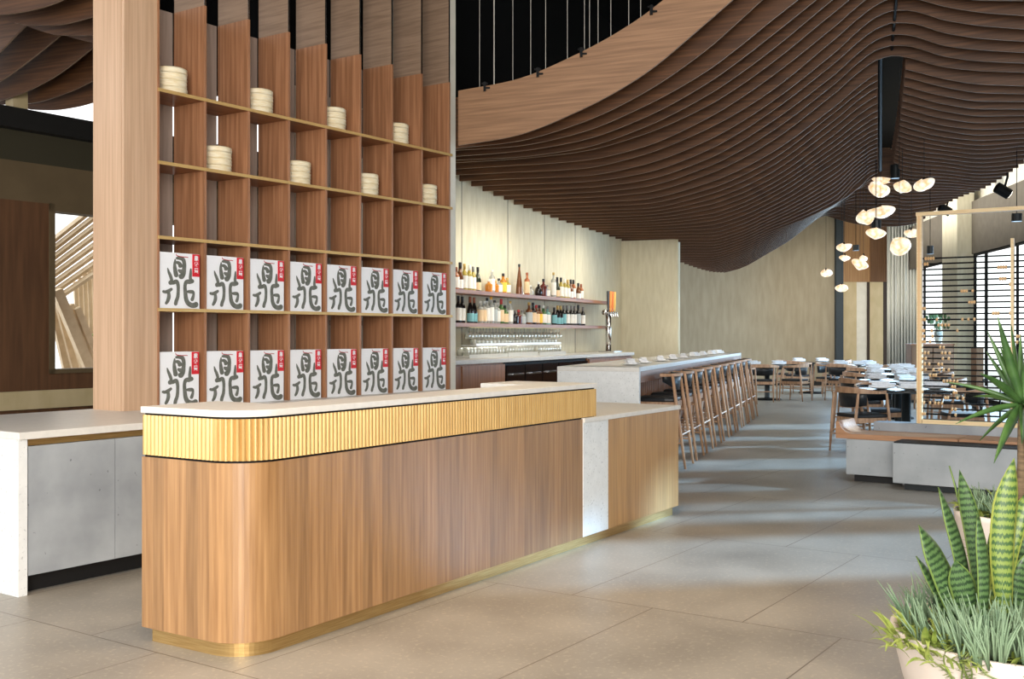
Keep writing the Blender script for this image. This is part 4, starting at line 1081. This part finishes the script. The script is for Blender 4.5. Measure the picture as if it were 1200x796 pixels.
# small black drum downlights on cables and adjustable spots
for i, (px, py, Y, r, h, lab) in enumerate(((1027,264.5,17,.075,.17,'behind the pendant cluster'),(1003,290.5,19,.055,.10,'before the amber panel'),(1090,293,17,.05,.13,'inside the corner of the screen'),(1191.5,255,15,.07,.11,'behind the top bar of the screen'))):
    t = thing('drum_downlight', 'small black drum downlight on a cable, '+lab, 'downlight', P(px, Y, Z(py, Y)), 0, 'black drum downlights')
    MB().tube([(0,0,-h/2),(0,0,h/2)], r, 14).build('drum', M['steel_dark'], t); MB().tube([(0,0,h/2),(0,0,5.2-Z(py,Y))], .005, 5).build('cable', M['black'], t)
for (px, py, Y, lab) in ((1177,224,16.5,'black adjustable spotlight at the window edge of the wave ceiling'),(1109,246,20.5,'black adjustable spotlight above the screen frame, further along the ceiling edge')):
    t = thing('spotlight', lab, 'spotlight', P(px, Y, Z(py, Y)))
    MB().tube([(-.12,0,.06),(.07,0,-.05)], .085, 12).build('lamp_head', M['black'], t)
    MB().tube([(.07,0,-.05),(.078,0,-.055)], .07, 12).build('lens', M['spot_glow'], t)
    MB().tube([(0,0,.05),(.05,0,.22),(.05,0,.5)], .018, 6).build('bracket', M['black'], t)

# ------------------------------------------------------------------ back room (far side of the shelf)
VL = 11.07
def lw(x0, x1, z0, z1, y0=0, y1=.15): return (x0, x1, VL+y0, VL+y1, z0, z1)
def lb(name, m, *b): return struct(MB().box(*b).build(name, m, rz=CF.rz))
lb('wall_left', M['brown_wall'], *lw(1, 6.97, .6, 2.88))
lb('wall_left_low', M['brown_wall'], *lw(1, 12, 0, .62))
lb('wall_left_sill', M['brown_wall'], *lw(6.97, 8.9, .6, .98))
lb('wall_left_end', M['brown_wall'], *lw(8.9, 12, .6, 2.88))
lb('wall_left_lintel', M['olive_wall'], *lw(1, 12, 2.88, 3.31))
lb('wall_left_glass', M['olive'], *lw(1, 12, 3.31, 3.66, .05, .12))
lb('ceiling_beam_back', M['kick'], *lw(1, 12, 3.65, 3.87, -.1, .2))
lb('wall_left_top', M['olive_wall'], *lw(1, 12, 4.75, 6.6, 0, .2))
for q, (u0, u1) in enumerate(((5.1, 5.18), (6.55, 6.72), (8.4, 8.5))): lb('wall_left_post_%d' % (q+1), M['beige_panel'], *lw(u0, u1, 3.87, 4.75, 0, .15))
lb('trim_left_ledge', M['beige_panel'], *lw(1, 12, .60, .80, -.06, 0))
lb('trim_left_panel', M['wood_panel'], *lw(4.0, 6.2, 1.18, 1.72, -.012, 0))
wl = thing('window_6', None, None, (0,0,0), CF.rz); wl['kind'] = 'structure'
MB().box(6.97, 7.03, VL-.03, VL+.18, .98, 2.88).box(6.97, 8.9, VL-.03, VL+.18, .98, 1.03).box(6.97, 8.9, VL-.03, VL+.18, 2.80, 2.88).build('window_frame', M['olive_wall'], wl)
# timber lattice sculpture outside
gt = thing('timber_lattice', 'fan of pale timber slats outside the back room window', 'lattice', P(85, 14.5, 0), CF.rz)
def slat(pa, pb, Y, w=.05, nm='slat'):
    a = P(pa[0], Y, Z(pa[1], Y)); b = P(pb[0], Y+.3, Z(pb[1], Y+.3)); o_ = P(85, 14.5, 0)
    return MB().tube([a, b], w, 4), o_
def gs(pa, pb, Y=14.5, w=.05):
    a = P(pa[0], Y, Z(pa[1], Y)); b = P(pb[0], Y+.4, Z(pb[1], Y+.4))
    o = MB().tube([tuple(a[i]-(P(85,14.5,0)[i]) for i in range(3)), tuple(b[i]-(P(85,14.5,0)[i]) for i in range(3))], w, 4).build('slat', M['gate'], gt)
    o.rotation_euler = (0,0,-CF.rz)
for i in range(8): gs((52, 290+i*10), (125, 232+i*11.2), 14.5, .042)
for i in range(5): gs((58+i*8, 345+i*4), (82+i*11, 452), 14.2, .06)
gs((66,340),(112,450), 14.0, .09)
for i in range(7): gs((88+i*5.2, 330-i*5), (93+i*5.2, 450), 16, .035)
gb = MB()
for i in range(60):
    px, py = random.uniform(100,125), random.uniform(392,440); p = P(px, 15.2, Z(py, 15.2)); gb.ball(p, .05, .05, .03, 6, 4)
o = gb.build('outside_shrub', M['lime']); tag(o, 'light green shrub outside the back room window', 'shrub')
struct(MB().box(-30, 40, 30.2, 60, -.12, -.02).build('ground_outside', M['white_wall']))

# ------------------------------------------------------------------ planters
def blade(L, w, bend, az, lean, twist=0, n=10, tip=.0, shape='snake', cup=.25):
    """pointed leaf: returns vertices/faces builder with uv (0..1 across, metres along)"""
    mb = MB()
    for i in range(n+1):
        t = i/n
        if shape == 'snake': ww = w*(.55+.45*sin(min(t*1.9, 1)*pi/2))*(1 if t < .72 else max(0, 1-((t-.72)/.28)**1.6))
        else: ww = w*(.6+.4*sin(min(t*2.5,1)*pi/2))*(1-t**2.2)
        ww = max(ww, .0006)
        el = lean+bend*t
        if i == 0: cx_, cz = 0.0, 0.0
        else: cx_ += L/n*sin(el); cz += L/n*cos(el)
        ta = twist*t
        for j, s in enumerate((-1, -.5, 0, .5, 1)):
            off = cup*ww*(s*s)
            lx, ly = s*ww*cos(ta), s*ww*sin(ta)
            # local: x outward, y sideways
            X_l = cx_ - off*cos(el) + ly; Zl = cz + off*sin(el)
            mb.v.append((X_l*cos(az)-lx*sin(az), X_l*sin(az)+lx*cos(az), Zl))
    for i in range(n):
        for j in range(4):
            a = i*5+j
            u0, u1 = j/4, (j+1)/4; v0, v1 = L*i/n, L*(i+1)/n
            mb.face((a, a+1, a+6, a+5), 0, [(u0,v0),(u1,v0),(u1,v1),(u0,v1)])
    return mb
def add_leaf(parent, name, mt, loc, thick=.004, **kw):
    o = blade(**kw).build(name, mt, parent, smooth=True, loc=loc)
    so = o.modifiers.new('s', 'SOLIDIFY'); so.thickness = thick
    return o
pY = 3.05
pc = P(1203, pY); zr = .575
pt = thing('succulent_planter', 'cream bowl planter of snake plants and blue succulents with trailing stems, in front', 'planter', (pc[0], pc[1], 0))
MB().lathe([(0,0),(.17,0),(.19,.02),(.27,.22),(.335,.44),(.363,zr-.02),(.366,zr),(.355,zr+.003),(.342,zr-.02),(.33,zr-.06),(0,zr-.06)], n=56).build('pot', M['pot'], pt, smooth=True)
MB().lathe([(.335,zr-.045),(.2,zr-.02),(0,zr-.01)], n=30).build('soil', M['soil'], pt)
# camera-side direction helps place leaves: +x is right of the picture, +y is away
def rel(px, Y): return ((px-CX)/F*Y-pc[0], Y-pc[1])
SN = [ # root px, depth, root z, tip px, tip py, width m, material, twist
 (1128,3.00,.59, 1074,614,.037,'snake',.4),(1138,3.06,.60, 1097,570,.026,'snake',.3),(1150,3.10,.60, 1121,550,.026,'snake',-.3),(1146,3.14,.60, 1110,545,.014,'snake',.5),
 (1140,2.98,.58, 1116,655,.036,'snake',-.2),(1168,3.02,.60, 1200,575,.032,'snake_y',-.3),(1180,2.96,.62, 1184.5,536,.034,'snake_y',.05),(1164,3.16,.60, 1157,624,.030,'snake',.2),
 (1192,3.05,.60, 1207,640,.034,'snake',.3),(1118,3.04,.59, 1071,650,.018,'snake',.5),(1205,3.1,.60, 1216,560,.03,'snake',.1),(1150,2.94,.585, 1142,600,.020,'snake',.2)]
for (rx, rY, rzv, tx, ty, w, mm, tw) in SN:
    x, y = rel(rx, rY); tp = ((tx-CX)/F*rY-pc[0], y-.02, Z(ty, rY)); dxx, dzz = tp[0]-x, tp[2]-rzv
    L = math.hypot(dxx, dzz)*1.02; lean = math.atan2(abs(dxx), dzz); az = 0 if dxx > 0 else pi
    # turn the broad side towards the entrance: build in the x-z plane with the width along the picture
    mb = MB(); n = 14
    for i in range(n+1):
        t = i/n; ww = w*(.5+.5*sin(min(t*1.8,1)*pi/2))*(1 if t < .7 else max(.02, 1-((t-.7)/.3)**1.7))
        bow = .05*sin(pi*t)*(1 if dxx > 0 else -1)*L
        cxx, czz = x+dxx*t+bow*.0+dzz*.10*sin(pi*t)*(-1 if dxx > 0 else 1)*.4, rzv+dzz*t
        pxn, pzn = dzz/L, -dxx/L
        ta = tw*t*2+.25*sin(rx)
        for s in (-1,-.5,0,.5,1):
            sw = s*ww*cos(ta)
            mb.v.append((cxx+pxn*sw, y-.02*t+s*ww*sin(ta)-.25*ww*(1-s*s)*0+.3*ww*s*s, czz+pzn*sw))
    for i in range(n):
        for j in range(4):
            a = i*5+j; mb.face((a,a+1,a+6,a+5), 0, [(j/4,L*i/n+rx),((j+1)/4,L*i/n+rx),((j+1)/4,L*(i+1)/n+rx),(j/4,L*(i+1)/n+rx)])
    o = mb.build('snake_leaf', M[mm], pt, smooth=True); so = o.modifiers.new('s','SOLIDIFY'); so.thickness = .004
def tufts(parent, mt, centre, rad, n, h0, h1, zb, r, spread=.5, seed=1, inner=0, name='blue_succulent_foliage', rng=None):
    rnd = random.Random(seed); mb = MB()
    for i in range(n):
        a = rnd.random()*2*pi; q = math.sqrt(rnd.uniform(inner*inner, 1))*rad
        x, y = centre[0]+q*cos(a), centre[1]+q*sin(a); zz = zb-.02*rnd.random()
        for s in range(rnd.randint(3,5)):
            h = rnd.uniform(h0, h1); b = rnd.random()*6.28; sp = rnd.uniform(.05, spread)*h
            ex, ey = x+sp*cos(b)+.25*(x-centre[0])*h/rad, y+sp*sin(b)+.25*(y-centre[1])*h/rad
            mb.tube([(x,y,zz),(x+(ex-x)*.35,y+(ey-y)*.35,zz+h*.5),(ex,ey,zz+h)], [r,r*1.15,r*.3], 5)
    o = mb.build(name, mt, parent, smooth=True); o['kind'] = 'stuff'; return o
tufts(pt, M['chalk'], (0,0), .33, 250, .05, .145, zr-.015, .0028, .5, 2, .15)
tufts(pt, M['chalk'], rel(1170,2.86), .13, 80, .08, .17, zr-.01, .003, .45, 5)
def leafy(parent, mt, centre, rad, n, zb, w, L, seed, inner=0, name='lime_foliage', amin=0, amax=6.283):
    rnd = random.Random(seed); mb = MB()
    for i in range(n):
        a = rnd.uniform(amin, amax); q = math.sqrt(rnd.uniform(inner*inner,1))*rad
        x, y = centre[0]+q*cos(a), centre[1]+q*sin(a); az = a+rnd.uniform(-1.2,1.2)
        b = blade(L=L*rnd.uniform(.6,1.2), w=w*rnd.uniform(.6,1.2), bend=rnd.uniform(.6,1.7), az=az, lean=rnd.uniform(.1,.9), n=5, shape='y', cup=.2)
        off = len(mb.v); mb.v += [(x+v[0], y+v[1], zb+v[2]) for v in b.v]; 
        for f in b.f: mb.face([off+q_ for q_ in f])
    o = mb.build(name, mt, parent, smooth=True); o['kind'] = 'stuff'; return o
leafy(pt, M['lime'], (0,0), .34, 120, zr-.02, .010, .085, 3, .55)
leafy(pt, M['lime'], rel(1072, 2.98), .09, 70, zr-.01, .011, .10, 4)
leafy(pt, M['lime'], rel(1110, 2.85), .10, 40, zr-.015, .009, .08, 24)
leafy(pt, M['vine'], (0,0), .35, 120, zr-.02, .006, .06, 8, .7)
def vine(parent, px, Lv, seed, curl=0):
    rnd = random.Random(seed); mb = MB()
    k = (px-CX)/F; # point on the rim facing the entrance
    R_ = .372; best = min(((abs((pc[0]+R_*cos(a))/(pc[1]+R_*sin(a))-k), a) for a in [pi+pi*q/400 for q in range(401)]))[1]
    x0, y0 = R_*cos(best), R_*sin(best); pts = []
    for i in range(12):
        t = i/11; z = zr+.02-Lv*t; rr = (R_ if t < .08 else R_+.004) - max(0, (zr-z))*.27
        if i == 0: rr = R_-.03
        aa = best+curl*t*t; pts.append((rr*cos(aa)+.006*sin(t*9+seed), rr*sin(aa)-.004, z if curl == 0 else z+abs(curl)*.12*t*t))
    mb.tube(pts, .0025, 5)
    for i in range(1, 12):
        for s in (-1, 1):
            if rnd.random() < .25: continue
            b = blade(L=rnd.uniform(.016,.032), w=.0035, bend=-.6, az=rnd.uniform(-.5,.5)+(0 if s > 0 else pi), lean=rnd.uniform(1.4,2.3), n=4, shape='y')
            off = len(mb.v); p = pts[i]; mb.v += [(p[0]+v[0], p[1]+v[1]-.003, p[2]+v[2]) for v in b.v]
            for f in b.f: mb.face([off+q_ for q_ in f])
    o = mb.build('trailing_stem', M['vine'], parent, smooth=True); return o
vine(pt, 1085, .115, 1, .22); vine(pt, 1108, .145, 2); vine(pt, 1129, .165, 3); vine(pt, 1134, .13, 4); vine(pt, 1126, .16, 6); vine(pt, 1140, .10, 5, .25); vine(pt, 1131, .15, 8)

# second, taller planter with the yucca
qY = 4.35
qc = P(1196, qY); zq = .70
p2 = thing('yucca_planter', 'taller cream planter behind the bowl, holding a spiky yucca and low greenery', 'planter', (qc[0], qc[1], 0))
MB().lathe([(0,0),(.13,0),(.145,.02),(.185,.25),(.225,.55),(.25,zq-.02),(.252,zq),(.24,zq+.002),(.23,zq-.04),(0,zq-.04)], n=48).build('pot', M['pot'], p2, smooth=True)
MB().lathe([(.235,zq-.035),(.1,zq-.02),(0,zq-.015)], n=24).build('soil', M['soil'], p2)
tufts(p2, M['chalk'], (0,0), .22, 90, .05, .12, zq-.02, .0032, .5, 12, .2)
leafy(p2, M['lime'], (0,0), .20, 70, zq-.02, .018, .11, 13, .2)
leafy(p2, M['vine'], (0,0), .22, 50, zq-.02, .012, .10, 14, .4)
o = vine(p2, 1108, .01, 9) if False else None
vb = MB().tube([(-.225,-.09,zq),(-.25,-.1,zq-.03),(-.245,-.1,zq-.16)], .003, 5)
for i in range(10):
    b = blade(L=.03, w=.006, bend=-.5, az=pi*(i % 2)+random.uniform(-.5,.5), lean=1.8, n=4, shape='y'); off = len(vb.v)
    vb.v += [(-.247+v[0], -.1+v[1], zq-.02-i*.015+v[2]) for v in b.v]
    for f in b.f: vb.face([off+q_ for q_ in f])
vb.build('trailing_stem', M['vine'], p2, smooth=True)
crown = ((1199-CX)/F*qY-qc[0], 0, Z(474, qY))
MB().tube([(0,0,zq-.05),(.01,0,zq+.2),(crown[0],0,crown[2])], [.026,.022,.02], 10).build('trunk', M['bark'], p2, smooth=True)
YL = [ # tip px, tip py, width, depth offset of the tip
 (1169,371,.026,-.05),(1157,388,.02,.05),(1156,412,.018,.15),(1149,438,.022,-.15),(1108,448,.012,.1),(1120,497,.016,-.1),(1148,517,.016,.15),(1165,543,.03,-.25),(1196,392,.024,.1),(1213,380,.026,-.05),
 (1230,420,.026,0),(1245,470,.026,.1),(1236,530,.024,-.15),(1198,520,.02,-.3),(1200,500,.018,.3),(1172,405,.018,.25),(1212,560,.024,-.1),(1185,380,.02,.3),(1140,465,.012,.3),(1250,440,.022,-.3),(1225,400,.02,.3),(1210,500,.02,-.35)]
for i, (tx, ty, w, dy) in enumerate(YL):
    tip = ((tx-CX)/F*(qY+dy)-qc[0], dy, Z(ty, qY+dy)); n = 12; mb = MB()
    v_ = [tip[j]-crown[j] for j in range(3)]; L = math.sqrt(sum(q*q for q in v_))
    side = (v_[2]/L, 0, -v_[0]/L); sn = math.hypot(side[0], side[2]) or 1; side = (side[0]/sn, .25*((i % 3)-1), side[2]/sn)
    sag = -.05*L if abs(v_[0]) > abs(v_[2])*.5 else 0
    for j in range(n+1):
        t = j/n; ww = .78*w*(.45+.55*sin(min(t*2.2,1)*pi/2))*(1-t**2.4)+.0008
        c = (crown[0]+v_[0]*t, crown[1]+v_[1]*t, crown[2]+v_[2]*t - sag*4*t*(1-t)*.9)
        for s in (-1, 0, 1): mb.v.append((c[0]+side[0]*ww*s, c[1]+side[1]*ww*s+.35*ww*abs(s), c[2]+side[2]*ww*s))
    for j in range(n):
        for q in range(2): a = j*3+q; mb.face((a,a+1,a+4,a+3))
    o = mb.build('yucca_leaf', M['yucca'], p2, smooth=True); so = o.modifiers.new('s','SOLIDIFY'); so.thickness = .003

# ------------------------------------------------------------------ light
W = bpy.data.worlds.new('World'); SC.world = W; W.use_nodes = True
bg = W.node_tree.nodes['Background']; bg.inputs[0].default_value = (.97,.985,1.0,1); bg.inputs[1].default_value = 1.35
def area(name, loc, target, size, sy, power, col):
    l = bpy.data.lights.new(name, 'AREA'); l.shape = 'RECTANGLE'; l.size = size; l.size_y = sy; l.energy = power; l.color = col
    o = bpy.data.objects.new(name, l); COL.objects.link(o); o.location = loc
    from mathutils import Vector
    o.rotation_euler = (Vector(target)-Vector(loc)).to_track_quat('-Z', 'Y').to_euler(); return o
def point(name, loc, power, col, r=.1):
    l = bpy.data.lights.new(name, 'POINT'); l.energy = power; l.color = col; l.shadow_soft_size = r
    o = bpy.data.objects.new(name, l); COL.objects.link(o); o.location = loc; return o
area('window_daylight', (9.2, 21, 1.6), (0, 19.5, .2), 13, 2.8, 330, (.45,.72,1.0))
area('added_entrance_fill', (-.5, -3.5, 2.6), (0, 7, 1.4), 3.4, 4, 520, (1.0,.95,.88))  # added area lamp behind the camera, standing in for entrance daylight
def spot(name, loc, target, power, col, ang=80, r=.25):
    from mathutils import Vector
    l = bpy.data.lights.new(name, 'SPOT'); l.energy = power; l.color = col; l.spot_size = R(ang); l.spot_blend = .8; l.shadow_soft_size = r
    o = bpy.data.objects.new(name, l); COL.objects.link(o); o.location = loc
    o.rotation_euler = (Vector(target)-Vector(loc)).to_track_quat('-Z', 'Y').to_euler(); return o
for (x, y) in ((-3.2, 3.0), (-.6, 3.2), (1.6, 4.2), (-.6, 5.6), (.8, 7.6)):
    spot('downlight', (x, y-.6, 4.6), (x, y, 0), 175, (1,.78,.54), 80, .3)  # unseen spots added to brighten the near floor
for (x, y) in ((3.6, 9.5), (4.2, 13), (5.2, 17), (6.4, 21), (5.6, 25), (8.5, 25)):
    spot('downlight', (x, y-.5, 3.3), (x, y, 0), 70, (.78,.90,1), 100, .2)  # more added spots without fixtures, cool fill for the dining floor
for (x, y) in ((5, 26), (8.2, 26.5), (9.4, 26.5)):
    spot('added_wall_spot', (x, y, 3.0), (x+.3, 30, 1.8), 75, (1,.90,.76), 110, .2)  # added spots that lift the far wall, no fixtures modelled
for q in (1.2, 3.8, 6.4): spot('added_bar_spot', KF.w(q, .1, 2.95), KF.w(q+.4, .3, 1.0), 45, (1,.93,.82), 90, .15)  # unseen spots added to whiten the plates and light the stools
spot('added_wall_spot', BW.w(12.2, WY-1.6, 2.9), BW.w(12.4, WY, 1.5), 45, (1,.93,.78), 100, .2)  # this and the next two: added spots brightening the bar wall and partition
spot('added_wall_spot', BW.w(15, WY-1.6, 2.75), BW.w(15.2, WY, 1.5), 40, (1,.93,.78), 100, .2)
spot('added_wall_spot', BW.w(16, WY-1.9, 2.7), BW.w(17.6, WY-.7, 1.6), 22, (1,.93,.78), 90, .2)
area('added_clerestory_fill', WW.w(22, 1.3, 4.1), WW.w(22, -.2, 5.2), 13, .2, 160, (1,.95,.84))  # added area lamp standing in for sun on the wall above the header
su = bpy.data.lights.new('sun', 'SUN'); su.energy = 6.0; su.color = (.36,.66,1.0); su.angle = .05
so = bpy.data.objects.new('sun', su); COL.objects.link(so)
from mathutils import Vector
so.rotation_euler = Vector((-1, -.16, -.40)).to_track_quat('-Z', 'Y').to_euler()
struct(MB().box(-6, 7.2, 0, .2, 0, 6.6).build('wall_window_near', M['header'], loc=WW.loc(), rz=WW.rz))
pw = 8.6
while pw < 18.2:
    struct(MB().box(pw, pw+.55, 0, .25, 0, 3.2).build('added_sun_band_pier', M['header'], loc=WW.loc(), rz=WW.rz)); pw += 1.55  # piers out of view, added to break the sun into floor bands
for i, px in enumerate((560, 600, 640, 680, 720)):
    x = BW.x_at(px, WY-.6); l = area('added_shelf_fill', BW.w(x, WY-.9, 2.8), BW.w(x, WY-.1, 1.6), .3, .3, 5, (1,.93,.8))  # unseen area lamps added to brighten the bottle wall

# ------------------------------------------------------------------ camera
cam = bpy.data.cameras.new('Camera'); co = bpy.data.objects.new('Camera', cam); COL.objects.link(co)
cam.sensor_width = 36; cam.lens = 36*F/1200; cam.shift_y = (HY-398)/1200
co.location = (0,0,H); co.rotation_euler = (pi/2, 0, 0); cam.clip_end = 200
SC.camera = co
SC.view_settings.view_transform = 'Standard'; SC.view_settings.look = 'None'; SC.view_settings.gamma = 1
SC.view_settings.use_curve_mapping = False; SC.view_settings.exposure = 0.63
SC.cycles.max_bounces = 8; SC.cycles.diffuse_bounces = 4; SC.cycles.transmission_bounces = 6; SC.cycles.sample_clamp_indirect = 4
